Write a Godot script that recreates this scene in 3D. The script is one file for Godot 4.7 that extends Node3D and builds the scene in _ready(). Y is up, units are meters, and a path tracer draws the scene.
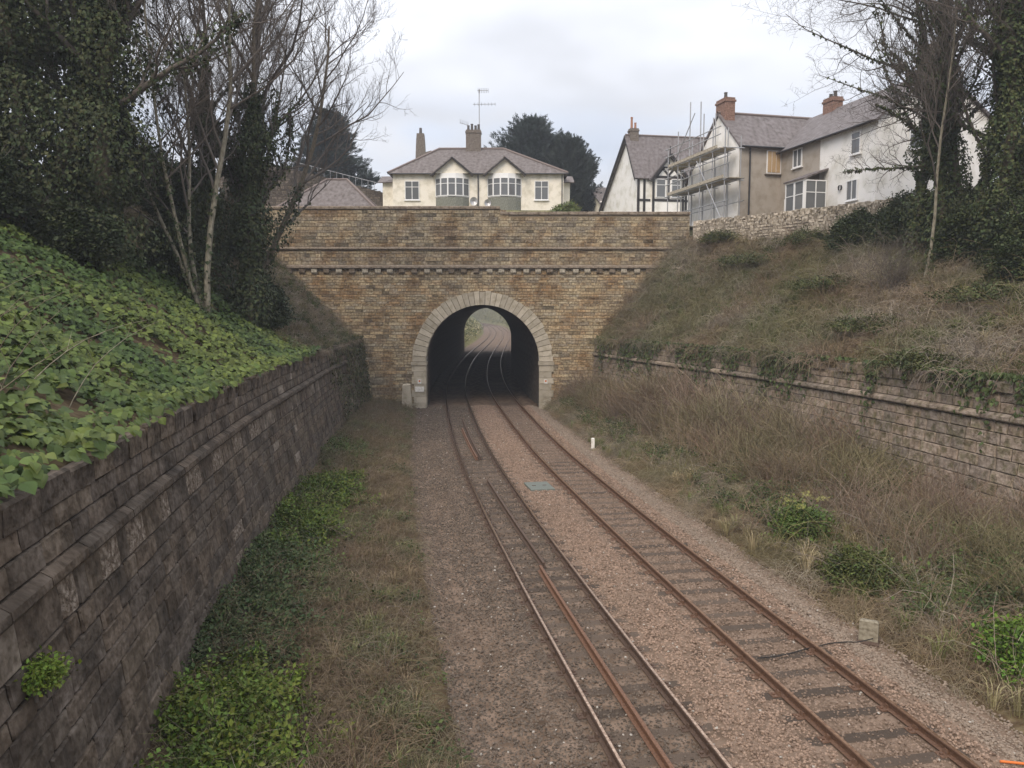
extends Node3D
# A railway cutting seen from a footbridge: double track, retaining walls, tunnel under a road, houses above.
# x right, y up, the line runs towards -z. Level 0 is the top of the sleepers.

const PORTAL_Z := -53.0
const PORTAL_X := -2.0
const FAR_Z := -126.0
const ARCH_R := 3.85
const SPRING_Y := 3.1
const ROAD_Y := 12.2

var mats := {}
var tex := {}
var origin_of := {}
var used_names := {}
var field := FastNoiseLite.new()

# ------------------------------------------------------------------ mesh builder
class MB:
	var v := PackedVector3Array()
	var n := PackedVector3Array()
	var c := PackedColorArray()
	var i := PackedInt32Array()
	func quad(a: Vector3, b: Vector3, d: Vector3, e: Vector3, col := Color.WHITE) -> void:
		var k := v.size()
		var nn := (b - a).cross(d - a)
		if nn.length_squared() < 1e-14:
			nn = (d - a).cross(e - a)
		nn = nn.normalized()
		v.append(a); v.append(b); v.append(d); v.append(e)
		for q in 4:
			n.append(nn)
			c.append(col)
		i.append(k); i.append(k + 2); i.append(k + 1)
		i.append(k); i.append(k + 3); i.append(k + 2)
	func tri(a: Vector3, b: Vector3, d: Vector3, col := Color.WHITE) -> void:
		var k := v.size()
		var nn := (b - a).cross(d - a).normalized()
		v.append(a); v.append(b); v.append(d)
		for q in 3:
			n.append(nn)
			c.append(col)
		i.append(k); i.append(k + 2); i.append(k + 1)
	func hexa(p: Array, col := Color.WHITE) -> void:   # p: bottom ring 0..3 counter-clockwise from above, top ring 4..7
		quad(p[3], p[2], p[1], p[0], col)
		quad(p[4], p[5], p[6], p[7], col)
		for k in 4:
			var l := (k + 1) % 4
			quad(p[k], p[l], p[4 + l], p[4 + k], col)
	func box(lo: Vector3, hi: Vector3, col := Color.WHITE, t := Transform3D()) -> void:
		hexa([t * Vector3(lo.x, lo.y, hi.z), t * Vector3(hi.x, lo.y, hi.z), t * Vector3(hi.x, lo.y, lo.z), t * Vector3(lo.x, lo.y, lo.z),
			t * Vector3(lo.x, hi.y, hi.z), t * Vector3(hi.x, hi.y, hi.z), t * Vector3(hi.x, hi.y, lo.z), t * Vector3(lo.x, hi.y, lo.z)], col)
	func worn(size: Vector3, bevel: float, t := Transform3D(), col := Color.WHITE) -> void:   # box with bevelled top edges, base at y = 0
		var h := size * 0.5
		var lo := [Vector3(-h.x, 0, h.z), Vector3(h.x, 0, h.z), Vector3(h.x, 0, -h.z), Vector3(-h.x, 0, -h.z)]
		var y1 := size.y - bevel
		var mid := []
		var top := []
		for q in lo:
			mid.append(Vector3(q.x, y1, q.z))
			top.append(Vector3(q.x - signf(q.x) * bevel, size.y, q.z - signf(q.z) * bevel))
		for k in 4:
			var l := (k + 1) % 4
			quad(t * lo[k], t * lo[l], t * mid[l], t * mid[k], col)
			quad(t * mid[k], t * mid[l], t * top[l], t * top[k], col)
		quad(t * top[0], t * top[1], t * top[2], t * top[3], col)
		quad(t * lo[3], t * lo[2], t * lo[1], t * lo[0], col)
	func slab(a: Vector3, b: Vector3, d: Vector3, e: Vector3, thick: float, col := Color.WHITE) -> void:   # a sheet with thickness below it
		var down := (b - a).cross(d - a).normalized() * -thick
		hexa([a + down, b + down, d + down, e + down, a, b, d, e], col)
	func prism(poly: PackedVector2Array, z0: float, z1: float, t := Transform3D(), col := Color.WHITE) -> void:   # poly counter-clockwise in xy, extruded from z0 to z1 > z0
		var m := poly.size()
		for k in m:
			var a := poly[k]
			var b := poly[(k + 1) % m]
			quad(t * Vector3(a.x, a.y, z1), t * Vector3(a.x, a.y, z0), t * Vector3(b.x, b.y, z0), t * Vector3(b.x, b.y, z1), col)
		var f := Geometry2D.triangulate_polygon(poly)
		for k in range(0, f.size(), 3):
			var a := poly[f[k]]
			var b := poly[f[k + 1]]
			var d := poly[f[k + 2]]
			if (b - a).cross(d - a) < 0.0:
				var s := b
				b = d
				d = s
			tri(t * Vector3(a.x, a.y, z1), t * Vector3(b.x, b.y, z1), t * Vector3(d.x, d.y, z1), col)
			tri(t * Vector3(a.x, a.y, z0), t * Vector3(d.x, d.y, z0), t * Vector3(b.x, b.y, z0), col)
	func tube(pts: PackedVector3Array, rad: PackedFloat32Array, sides: int, col := Color.WHITE) -> void:
		var k0 := v.size()
		var m := pts.size()
		var side := Vector3.ZERO
		for a in m:
			var d := (pts[mini(a + 1, m - 1)] - pts[maxi(a - 1, 0)]).normalized()
			if side == Vector3.ZERO:
				side = d.cross(Vector3.UP if absf(d.y) < 0.9 else Vector3.RIGHT).normalized()
			side = (side - d * side.dot(d)).normalized()
			var other := d.cross(side)
			for s in sides:
				var w := TAU * s / sides
				var out := side * cos(w) + other * sin(w)
				v.append(pts[a] + out * rad[a])
				n.append(out)
				c.append(col)
		for a in m - 1:
			for s in sides:
				var p := k0 + a * sides + s
				var q := k0 + a * sides + (s + 1) % sides
				i.append(p); i.append(p + sides); i.append(q)
				i.append(q); i.append(p + sides); i.append(q + sides)
	func rod(a: Vector3, b: Vector3, r: float, sides := 6, col := Color.WHITE) -> void:
		tube(PackedVector3Array([a, b]), PackedFloat32Array([r, r]), sides, col)
	func add(o: MB, t: Transform3D, col := Color.WHITE) -> void:
		var k := v.size()
		var nb := t.basis.inverse().transposed()
		for q in o.v.size():
			v.append(t * o.v[q])
			n.append((nb * o.n[q]).normalized())
			c.append(col * o.c[q])
		for q in o.i:
			i.append(q + k)
	func grid(rows: Array, cols: Array = []) -> void:   # rows of points, smooth normals; rows advance to the «left» of columns
		var h := rows.size()
		var w: int = rows[0].size()
		var k := v.size()
		for a in h:
			for b in w:
				var du: Vector3 = rows[a][mini(b + 1, w - 1)] - rows[a][maxi(b - 1, 0)]
				var dv: Vector3 = rows[mini(a + 1, h - 1)][b] - rows[maxi(a - 1, 0)][b]
				var nn := du.cross(dv).normalized()
				v.append(rows[a][b])
				n.append(nn)
				c.append(cols[a][b] if cols else Color.WHITE)
		for a in h - 1:
			for b in w - 1:
				var p := k + a * w + b
				i.append(p); i.append(p + w + 1); i.append(p + 1)
				i.append(p); i.append(p + w); i.append(p + w + 1)
	func mesh(shift := Vector3.ZERO) -> ArrayMesh:
		var arr := []
		arr.resize(Mesh.ARRAY_MAX)
		var vv := v
		if shift != Vector3.ZERO:
			vv = Transform3D(Basis(), shift) * v
		arr[Mesh.ARRAY_VERTEX] = vv
		arr[Mesh.ARRAY_NORMAL] = n
		arr[Mesh.ARRAY_COLOR] = c
		arr[Mesh.ARRAY_INDEX] = i
		var m := ArrayMesh.new()
		m.add_surface_from_arrays(Mesh.PRIMITIVE_TRIANGLES, arr)
		return m

# ------------------------------------------------------------------ nodes
func numbered(called: String) -> String:
	if not used_names.has(called):
		used_names[called] = 0
		return called
	used_names[called] += 1
	return "%s_%03d" % [called, used_names[called]]

func tag(o: Node3D, label: String, category: String, group := "", kind := "") -> Node3D:
	o.set_meta("label", label)
	o.set_meta("category", category)
	if group:
		o.set_meta("group", group)
	if kind:
		o.set_meta("kind", kind)
	return o

func thing(called: String, label: String, category: String, at: Vector3, turn := 0.0, group := "") -> Node3D:
	var o := Node3D.new()
	o.name = numbered(called)
	add_child(o)
	o.position = at
	o.rotation.y = turn
	origin_of[o] = at
	return tag(o, label, category, group)

func part(called: String, mb: MB, m: Material, parent: Node3D, local := false) -> MeshInstance3D:   # mb in world axes unless local
	var o := MeshInstance3D.new()
	o.name = called
	o.mesh = mb.mesh(Vector3.ZERO if local else -origin_of.get(parent, Vector3.ZERO))
	o.material_override = m
	parent.add_child(o, true)
	origin_of[o] = origin_of.get(parent, Vector3.ZERO)
	return o

func piece(called: String, mesh: Mesh, m: Material, parent: Node3D, t: Transform3D) -> MeshInstance3D:   # shared mesh, t in world axes
	var o := MeshInstance3D.new()
	o.name = called
	o.mesh = mesh
	o.material_override = m
	o.transform = Transform3D(t.basis, t.origin - origin_of.get(parent, Vector3.ZERO))
	parent.add_child(o, true)
	origin_of[o] = t.origin
	return o

func single(called: String, mb: MB, m: Material, label: String, category: String, group := "", kind := "", at := Vector3.ZERO) -> MeshInstance3D:
	var o := MeshInstance3D.new()
	o.name = numbered(called)
	o.mesh = mb.mesh(-at)
	o.material_override = m
	add_child(o)
	o.position = at
	origin_of[o] = at
	tag(o, label, category, group, kind)
	return o

func swarm(called: String, mesh: Mesh, m: Material, where: Array, tint: PackedColorArray, parent: Node3D, label := "", category := "") -> MultiMeshInstance3D:
	var mm := MultiMesh.new()
	mm.transform_format = MultiMesh.TRANSFORM_3D
	mm.use_colors = true
	mm.mesh = mesh
	mm.instance_count = where.size()
	var shift: Vector3 = origin_of.get(parent, Vector3.ZERO)
	for k in where.size():
		var t: Transform3D = where[k]
		t.origin -= shift
		mm.set_instance_transform(k, t)
		mm.set_instance_color(k, tint[k])
	var o := MultiMeshInstance3D.new()
	o.name = called if parent != self else numbered(called)
	o.multimesh = mm
	o.material_override = m
	parent.add_child(o, true)
	o.set_meta("kind", "stuff")
	if label:
		tag(o, label, category)
	return o

# ------------------------------------------------------------------ materials
func noise_tex(key: String, sd: int, freq: float, octaves: int, stops: Array, size := 512, type := FastNoiseLite.TYPE_SIMPLEX_SMOOTH, cell := 0) -> NoiseTexture2D:
	if tex.has(key):
		return tex[key]
	var f := FastNoiseLite.new()
	f.seed = sd
	f.noise_type = type
	f.frequency = freq
	f.fractal_octaves = octaves
	f.fractal_gain = 0.55
	if type == FastNoiseLite.TYPE_CELLULAR:
		f.cellular_return_type = cell
		f.fractal_type = FastNoiseLite.FRACTAL_NONE
	var t := NoiseTexture2D.new()
	t.width = size
	t.height = size
	t.seamless = true
	t.seamless_blend_skirt = 0.2
	t.noise = f
	if stops:
		var g := Gradient.new()
		var off := PackedFloat32Array()
		var col := PackedColorArray()
		for s in stops:
			off.append(s[0])
			col.append(s[1])
		g.offsets = off
		g.colors = col
		t.color_ramp = g
	tex[key] = t
	return t

func lin(r: float, g: float, b: float) -> Color:
	return Color(r, g, b).linear_to_srgb()

const MEAN := {"blotch": 0.66, "grain": 0.64, "moss": 0.8, "lime": 0.5, "rust": 0.55, "iron": 0.75, "earth": 0.5, "slate": 0.62, "stain": 0.58, "dash": 0.88, "streak": 0.9}

func mat(key: String, base: Color, rough: float, o := {}) -> StandardMaterial3D:
	if mats.has(key):
		return mats[key]
	var m := StandardMaterial3D.new()
	m.resource_name = key
	var mean: float = MEAN.get(o.get("tex", ""), 1.0) * MEAN.get(o.get("over", ""), 1.0)   # the textures only vary the colour: keep its mean
	var lb := base.srgb_to_linear()
	m.albedo_color = Color(minf(lb.r / mean, 1.0), minf(lb.g / mean, 1.0), minf(lb.b / mean, 1.0)).linear_to_srgb()
	m.roughness = rough
	m.metallic_specular = o.get("spec", 0.35)
	m.metallic = o.get("metal", 0.0)
	m.vertex_color_use_as_albedo = o.get("vc", false)
	m.cull_mode = BaseMaterial3D.CULL_DISABLED
	if o.has("tex"):
		m.albedo_texture = tex[o.tex]
	if o.has("bump"):
		m.heightmap_enabled = true
		m.heightmap_texture = tex[o.bump]
		m.heightmap_scale = o.get("height", 2.0)
	if o.has("tex") or o.has("bump"):
		m.uv1_triplanar = true
		m.uv1_world_triplanar = true
		m.uv1_scale = Vector3.ONE * o.get("scale", 1.0)
	if o.has("stretch"):
		m.uv1_scale = o.stretch
	if o.has("over"):
		m.detail_enabled = true
		m.detail_albedo = tex[o.over]
		m.detail_blend_mode = BaseMaterial3D.BLEND_MODE_MUL
		m.detail_uv_layer = BaseMaterial3D.DETAIL_UV_2
		m.uv2_triplanar = true
		m.uv2_world_triplanar = true
		m.uv2_scale = Vector3.ONE * o.get("over_scale", 0.1)
	if o.has("back"):
		m.backlight_enabled = true
		m.backlight = o.back
	mats[key] = m
	return m

func make_materials() -> void:
	var g := func(x: float, w := 0.0) -> Color: return Color(x, x * (1.0 - 0.05 * w), x * (1.0 - 0.12 * w))
	noise_tex("blotch", 3, 0.012, 5, [[0.0, g.call(0.5, 1.0)], [0.4, g.call(0.78, 0.5)], [0.6, g.call(0.88, 0.3)], [1.0, g.call(1.0)]])
	noise_tex("stain", 51, 0.01, 6, [[0.0, g.call(0.45, 0.6)], [0.35, g.call(0.68, 0.6)], [0.6, g.call(0.86, 0.4)], [0.85, g.call(0.95, 0.2)], [1.0, Color(1, 1, 0.98)]])
	noise_tex("grain", 7, 0.08, 4, [[0.0, g.call(0.5)], [0.5, g.call(0.82)], [1.0, g.call(1.0)]])
	noise_tex("bumps", 11, 0.03, 6, [])
	noise_tex("pits", 13, 0.09, 3, [])
	noise_tex("moss", 17, 0.012, 5, [[0.0, Color(0.62, 0.64, 0.5)], [0.35, Color(0.82, 0.82, 0.74)], [0.5, Color(1, 0.98, 0.96)], [1.0, Color(1, 0.99, 0.98)]])
	noise_tex("lime", 19, 0.02, 5, [[0.0, Color(0.45, 0.41, 0.37)], [0.35, Color(0.58, 0.54, 0.5)], [0.6, Color(0.78, 0.76, 0.73)], [1.0, Color(1, 1, 1)]])
	noise_tex("rust", 23, 0.03, 5, [[0.0, Color(0.6, 0.5, 0.44)], [0.5, Color(0.82, 0.74, 0.67)], [1.0, Color(1, 0.93, 0.86)]])
	noise_tex("iron", 29, 0.01, 6, [[0.0, Color(0.6, 0.54, 0.49)], [0.25, Color(0.84, 0.76, 0.68)], [0.42, Color(0.97, 0.93, 0.88)], [0.6, Color(1, 1, 0.98)], [0.8, Color(0.88, 0.87, 0.86)], [1.0, Color(0.66, 0.65, 0.64)]])
	noise_tex("earth", 31, 0.02, 6, [[0.0, Color(0.55, 0.5, 0.44)], [0.45, Color(0.75, 0.7, 0.63)], [0.6, Color(0.8, 0.8, 0.7)], [1.0, Color(1, 0.97, 0.92)]])
	noise_tex("slate", 37, 0.03, 4, [[0.0, Color(0.62, 0.6, 0.62)], [0.5, Color(0.8, 0.79, 0.8)], [0.8, Color(0.92, 0.9, 0.9)], [1.0, Color(1, 1, 1)]])
	noise_tex("dash", 41, 0.2, 2, [[0.0, g.call(0.84)], [0.5, g.call(0.94)], [1.0, g.call(1.0)]])
	noise_tex("streak", 43, 0.01, 5, [[0.0, Color(0.85, 0.83, 0.79)], [0.35, Color(0.94, 0.93, 0.91)], [0.55, Color(1, 0.99, 0.98)], [1.0, Color(1, 1, 1)]])
	noise_tex("rock", 47, 0.05, 3, [], 512, FastNoiseLite.TYPE_CELLULAR, FastNoiseLite.RETURN_DISTANCE2_SUB)

	# stone of the near retaining wall: a few tones
	var dark := [Vector3(0.096, 0.081, 0.070), Vector3(0.090, 0.078, 0.069), Vector3(0.104, 0.086, 0.072), Vector3(0.084, 0.073, 0.066), Vector3(0.110, 0.093, 0.078)]
	for k in dark.size():
		mat("brown_stone_%d" % k, lin(dark[k].x, dark[k].y, dark[k].z), 0.9, {"tex": "stain", "scale": 0.22, "bump": "bumps", "height": 5.0, "over": "blotch", "over_scale": 0.9})
	mat("limed_stone", lin(0.205, 0.185, 0.17), 0.92, {"tex": "lime", "scale": 0.7, "bump": "bumps", "height": 5.0, "over": "blotch", "over_scale": 0.9})
	mat("brown_stone_many", Color.WHITE, 0.9, {"vc": true, "tex": "stain", "scale": 0.22, "bump": "bumps", "height": 5.0, "over": "blotch", "over_scale": 0.9})
	mat("brown_mortar", lin(0.07, 0.056, 0.046), 0.95, {"tex": "grain", "scale": 1.2, "bump": "pits", "height": 1.5})
	var pale := [Vector3(0.235, 0.205, 0.182), Vector3(0.205, 0.182, 0.165), Vector3(0.275, 0.24, 0.213), Vector3(0.175, 0.157, 0.143), Vector3(0.225, 0.19, 0.165)]
	for k in pale.size():
		mat("pale_stone_%d" % k, lin(pale[k].x, pale[k].y, pale[k].z), 0.92, {"tex": "blotch", "scale": 0.6, "bump": "bumps", "height": 2.5, "over": "moss", "over_scale": 0.35})
	mat("pale_stone_many", Color.WHITE, 0.92, {"vc": true, "tex": "blotch", "scale": 0.6, "over": "moss", "over_scale": 0.35})
	mat("pale_mortar", lin(0.15, 0.125, 0.105), 0.95, {"tex": "grain", "scale": 1.0})
	# sandstone of the tunnel mouth
	mat("sandstone_many", Color.WHITE, 0.92, {"vc": true, "tex": "iron", "scale": 0.075, "bump": "bumps", "height": 2.0, "over": "blotch", "over_scale": 0.7})
	mat("sandstone_mortar", lin(0.24, 0.19, 0.13), 0.95, {"tex": "grain", "scale": 1.0})
	var ring := [Vector3(0.46, 0.415, 0.335), Vector3(0.40, 0.36, 0.29), Vector3(0.51, 0.46, 0.375)]
	for k in ring.size():
		mat("ashlar_%d" % k, lin(ring[k].x, ring[k].y, ring[k].z), 0.9, {"tex": "dash", "scale": 0.25, "over": "streak", "over_scale": 0.3})
	mat("weathered_ashlar", lin(0.21, 0.18, 0.15), 0.92, {"tex": "blotch", "scale": 0.5, "bump": "bumps", "height": 1.2, "over": "streak", "over_scale": 0.25})
	mat("corbel_stone", lin(0.46, 0.43, 0.37), 0.9, {"tex": "blotch", "scale": 0.9, "bump": "bumps", "height": 1.0})
	mat("soot", lin(0.105, 0.088, 0.074), 0.95, {"tex": "blotch", "scale": 0.4})
	mat("rubble_many", Color.WHITE, 0.95, {"vc": true, "tex": "blotch", "scale": 0.8})
	# the line
	mat("ballast_sheet", lin(0.155, 0.112, 0.084), 0.95, {"tex": "grain", "scale": 2.5, "over": "blotch", "over_scale": 0.25})
	mat("ballast_stone", Color.WHITE, 0.95, {"vc": true, "spec": 0.25})
	mat("rusty_steel", lin(0.10, 0.066, 0.048), 0.75, {"tex": "rust", "scale": 1.3, "spec": 0.5})
	mat("dark_rust", lin(0.07, 0.053, 0.044), 0.8, {"tex": "rust", "scale": 1.3, "spec": 0.5})
	mat("orange_rust", lin(0.125, 0.078, 0.054), 0.7, {"tex": "rust", "scale": 1.3, "bump": "pits", "height": 0.3, "spec": 0.5})
	mat("railhead", lin(0.42, 0.37, 0.33), 0.24, {"metal": 0.95, "tex": "rust", "scale": 0.7})
	mat("railhead_brown", lin(0.27, 0.20, 0.15), 0.3, {"metal": 0.8, "tex": "rust", "scale": 0.7})
	for k in 3:
		var w: float = [1.0, 0.8, 1.25][k]
		mat("sleeper_wood_%d" % k, lin(0.098 * w, 0.072 * w, 0.054 * w), 0.9, {"tex": "grain", "stretch": Vector3(1.2, 6.0, 6.0), "bump": "pits", "height": 0.6})
	mat("concrete", lin(0.23, 0.21, 0.165), 0.9, {"tex": "blotch", "scale": 1.6, "bump": "pits", "height": 0.5})
	mat("green_lid", lin(0.15, 0.165, 0.145), 0.7, {"tex": "grain", "scale": 2.0})
	mat("white_paint", lin(0.72, 0.71, 0.68), 0.6, {"tex": "streak", "scale": 1.0})
	mat("orange_plastic", lin(0.62, 0.17, 0.04), 0.5, {})
	mat("black_rubber", lin(0.025, 0.024, 0.023), 0.6, {})
	# ground
	mat("soil", lin(0.085, 0.068, 0.05), 1.0, {"tex": "earth", "scale": 0.5, "over": "blotch", "over_scale": 0.12})
	mat("turf", lin(0.12, 0.125, 0.065), 1.0, {"tex": "earth", "scale": 0.4, "over": "blotch", "over_scale": 0.1})
	mat("asphalt", lin(0.055, 0.055, 0.056), 0.9, {"tex": "grain", "scale": 1.0})
	# plants
	for k in ["leaf", "dry"]:
		mat(k, Color.WHITE, 0.6 if k == "leaf" else 0.9, {"vc": true, "spec": 0.33 if k == "leaf" else 0.2, "back": Color(0.3, 0.35, 0.15) if k == "leaf" else Color(0.1, 0.09, 0.06)})
	mat("stem", Color.WHITE, 0.95, {"vc": true, "spec": 0.15})
	mat("bark", lin(0.15, 0.13, 0.10), 0.95, {"tex": "blotch", "stretch": Vector3(2.0, 0.5, 2.0)})
	mat("bark_pale", lin(0.24, 0.225, 0.18), 0.95, {"tex": "blotch", "stretch": Vector3(2.0, 0.5, 2.0), "bump": "bumps", "height": 1.0})
	mat("twig", lin(0.13, 0.11, 0.095), 0.95, {})
	# houses
	mat("cream_render", lin(0.76, 0.73, 0.65), 0.9, {"tex": "streak", "scale": 0.15, "over": "dash", "over_scale": 1.0})
	mat("white_render", lin(0.79, 0.79, 0.78), 0.9, {"tex": "streak", "scale": 0.12, "over": "dash", "over_scale": 1.0})
	mat("grey_dash", lin(0.36, 0.325, 0.285), 0.95, {"tex": "dash", "scale": 0.8, "over": "streak", "over_scale": 0.2})
	mat("slate_roof", lin(0.155, 0.146, 0.148), 0.7, {"tex": "slate", "stretch": Vector3(1.2, 2.2, 2.2), "over": "blotch", "over_scale": 0.35})
	mat("brown_slate", lin(0.15, 0.139, 0.135), 0.75, {"tex": "slate", "stretch": Vector3(1.2, 2.2, 2.2), "over": "blotch", "over_scale": 0.35})
	mat("ridge_tile", lin(0.20, 0.16, 0.145), 0.8, {"tex": "grain", "scale": 0.8})
	mat("red_brick", lin(0.235, 0.15, 0.122), 0.9, {"tex": "blotch", "scale": 1.2, "over": "dash", "over_scale": 0.6})
	mat("stack_stone", lin(0.17, 0.15, 0.135), 0.95, {"tex": "blotch", "scale": 1.0, "bump": "bumps", "height": 2.0})
	mat("clay_pot", lin(0.36, 0.19, 0.13), 0.85, {"tex": "blotch", "scale": 2.0})
	mat("dark_pot", lin(0.10, 0.09, 0.085), 0.85, {})
	mat("black_timber", lin(0.035, 0.032, 0.032), 0.7, {"tex": "grain", "scale": 1.0})
	mat("upvc", lin(0.80, 0.80, 0.80), 0.4, {})
	mat("plywood", lin(0.47, 0.33, 0.19), 0.8, {"tex": "grain", "stretch": Vector3(3.0, 0.6, 3.0)})
	mat("green_slate_cladding", lin(0.20, 0.212, 0.19), 0.8, {"tex": "blotch", "scale": 1.6})
	mat("galvanised", lin(0.42, 0.42, 0.43), 0.45, {"metal": 0.7, "tex": "grain", "scale": 1.0})
	mat("scaffold_board", lin(0.38, 0.35, 0.29), 0.85, {"tex": "blotch", "scale": 1.0})
	mat("dark_metal", lin(0.06, 0.06, 0.065), 0.5, {"metal": 0.5})
	var glass := mat("window_glass", lin(0.13, 0.135, 0.14), 0.08, {"spec": 0.6})
	glass.clearcoat_enabled = false
	mat("curtain", lin(0.45, 0.44, 0.43), 0.9, {"tex": "dash", "scale": 1.0})

# ------------------------------------------------------------------ the lie of the land
const LINE := [[30.0, 12.5], [10.0, 8.1], [0.0, 6.1], [-10.5, 4.08], [-18.0, 2.72], [-26.1, 1.38], [-37.0, -0.2], [-53.0, -1.95], [-62.0, -2.72], [-72.0, -3.28], [-84.0, -3.68], [-101.0, -3.97], [-126.0, -3.85], [-150.0, -3.5], [-187.0, -3.2], [-247.0, -4.3], [-345.0, -11.0], [-507.0, -42.0], [-620.0, -85.0]]
const LEFT_FOOT := [[40.0, -9.2], [-8.0, -9.2], [-20.0, -9.0], [-32.0, -8.45], [-44.0, -8.1], [-60.0, -7.3]]
const RIGHT_FOOT := [[40.0, 11.2], [-20.0, 11.2], [-30.0, 11.0], [-37.0, 10.3], [-46.0, 8.6], [-60.0, 5.9]]
const GARDEN := [[40.0, 36.0], [-10.0, 29.0], [-26.0, 26.0], [-36.0, 22.5], [-44.0, 18.2], [-52.4, 11.9], [-60.0, 8.0]]

func table(t: Array, z: float) -> float:   # smooth curve through the points of a table, z falling
	var k := 0
	while k < t.size() - 2 and z < t[k + 1][0]:
		k += 1
	var z0: float = t[k][0]
	var z1: float = t[k + 1][0]
	var a: float = t[k][1]
	var b: float = t[k + 1][1]
	var m: float = (b - a) / (z1 - z0)
	var ma := m
	var mb := m
	if k > 0:
		ma = (b - t[k - 1][1]) / (z1 - t[k - 1][0])
	if k < t.size() - 2:
		mb = (t[k + 2][1] - a) / (t[k + 2][0] - z0)
	var h := z1 - z0
	var u := clampf((z - z0) / h, -0.5, 1.5)
	var u2 := u * u
	var u3 := u2 * u
	return (2 * u3 - 3 * u2 + 1) * a + (u3 - 2 * u2 + u) * h * ma + (-2 * u3 + 3 * u2) * b + (u3 - u2) * h * mb

func line_x(z: float) -> float:
	return table(LINE, z)

func left_face(z: float, y: float) -> float:
	return line_x(z) + table(LEFT_FOOT, z) - (y - 0.3) * 0.14

func right_face(z: float, y: float) -> float:
	return line_x(z) + table(RIGHT_FOOT, z) + (y - 0.3) * 0.09

func floor_y(off: float, z: float) -> float:
	var lf := table(LEFT_FOOT, z)
	var rf := table(RIGHT_FOOT, z)
	var y := 0.0
	if off < -3.25:
		y = lerpf(0.03, -0.1, smoothstep(-3.2, -4.2, off))
		if off < -4.5:
			var u := clampf((off + 4.5) / (lf + 4.5), 0.0, 1.2)
			y = -0.1 + 0.55 * u + 0.12 * field.get_noise_2d(off * 9.0, z * 9.0) * minf(1.0, u * 3.0)
	elif off > 3.3:
		y = lerpf(0.03, -0.15, smoothstep(3.3, 4.0, off))
		if off > 4.2:
			var u := clampf((off - 4.2) / (rf - 4.2), 0.0, 1.2)
			y = -0.15 + 1.0 * pow(u, 0.8) + 0.2 * field.get_noise_2d(off * 8.0, z * 8.0) * minf(1.0, u * 3.0)
	else:
		y = -0.006
		if absf(off) < 0.75:
			y = lerpf(0.05, -0.006, smoothstep(0.3, 0.75, absf(off)))
		elif absf(off) > 2.75:
			y = lerpf(-0.006, 0.03, smoothstep(2.65, 3.0, absf(off)))
	return y

func left_bank_y(x: float, z: float) -> float:
	var top := left_face(z, 4.75) - 0.4
	var t := maxf(0.0, top - x)
	var s := lerpf(0.58, 0.98, smoothstep(-20.0, -50.0, z))
	var y := 4.62 + s * t
	var cap := 12.2
	if y > cap - 2.0:
		var e := y - (cap - 2.0)
		y = cap - 2.0 + 2.0 * (1.0 - exp(-e / 2.0))
	return y + 0.35 * field.get_noise_2d(x * 3.0, z * 3.0) * minf(1.0, t)

func right_bank_y(x: float, z: float) -> float:
	var x0 := right_face(z, 4.75) + 0.4
	var x1 := maxf(table(GARDEN, z), x0 + 2.0)
	var foot := lerpf(10.5, 11.1, smoothstep(-42.0, -52.0, z))
	if x > x1 + 0.2:
		return lerpf(11.5, ROAD_Y, smoothstep(x1, x1 + 8.0, x))
	var u := clampf((x - x0) / (x1 - x0), 0.0, 1.0)
	return lerpf(4.62, foot, pow(u, 0.9)) + 0.5 * field.get_noise_2d(x * 3.0, z * 3.0 + 90.0) * minf(1.0, 3.0 * u * (1.0 - u) * 2.0)

func upper_y(x: float, z: float) -> float:
	var z0 := lerpf(-62.5, -68.0, smoothstep(4.0, 10.0, x))
	var y := ROAD_Y + 3.2 * smoothstep(z0, z0 - 8.0, z)
	return y + 2.0 * smoothstep(-78.0, -126.0, z)

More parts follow.
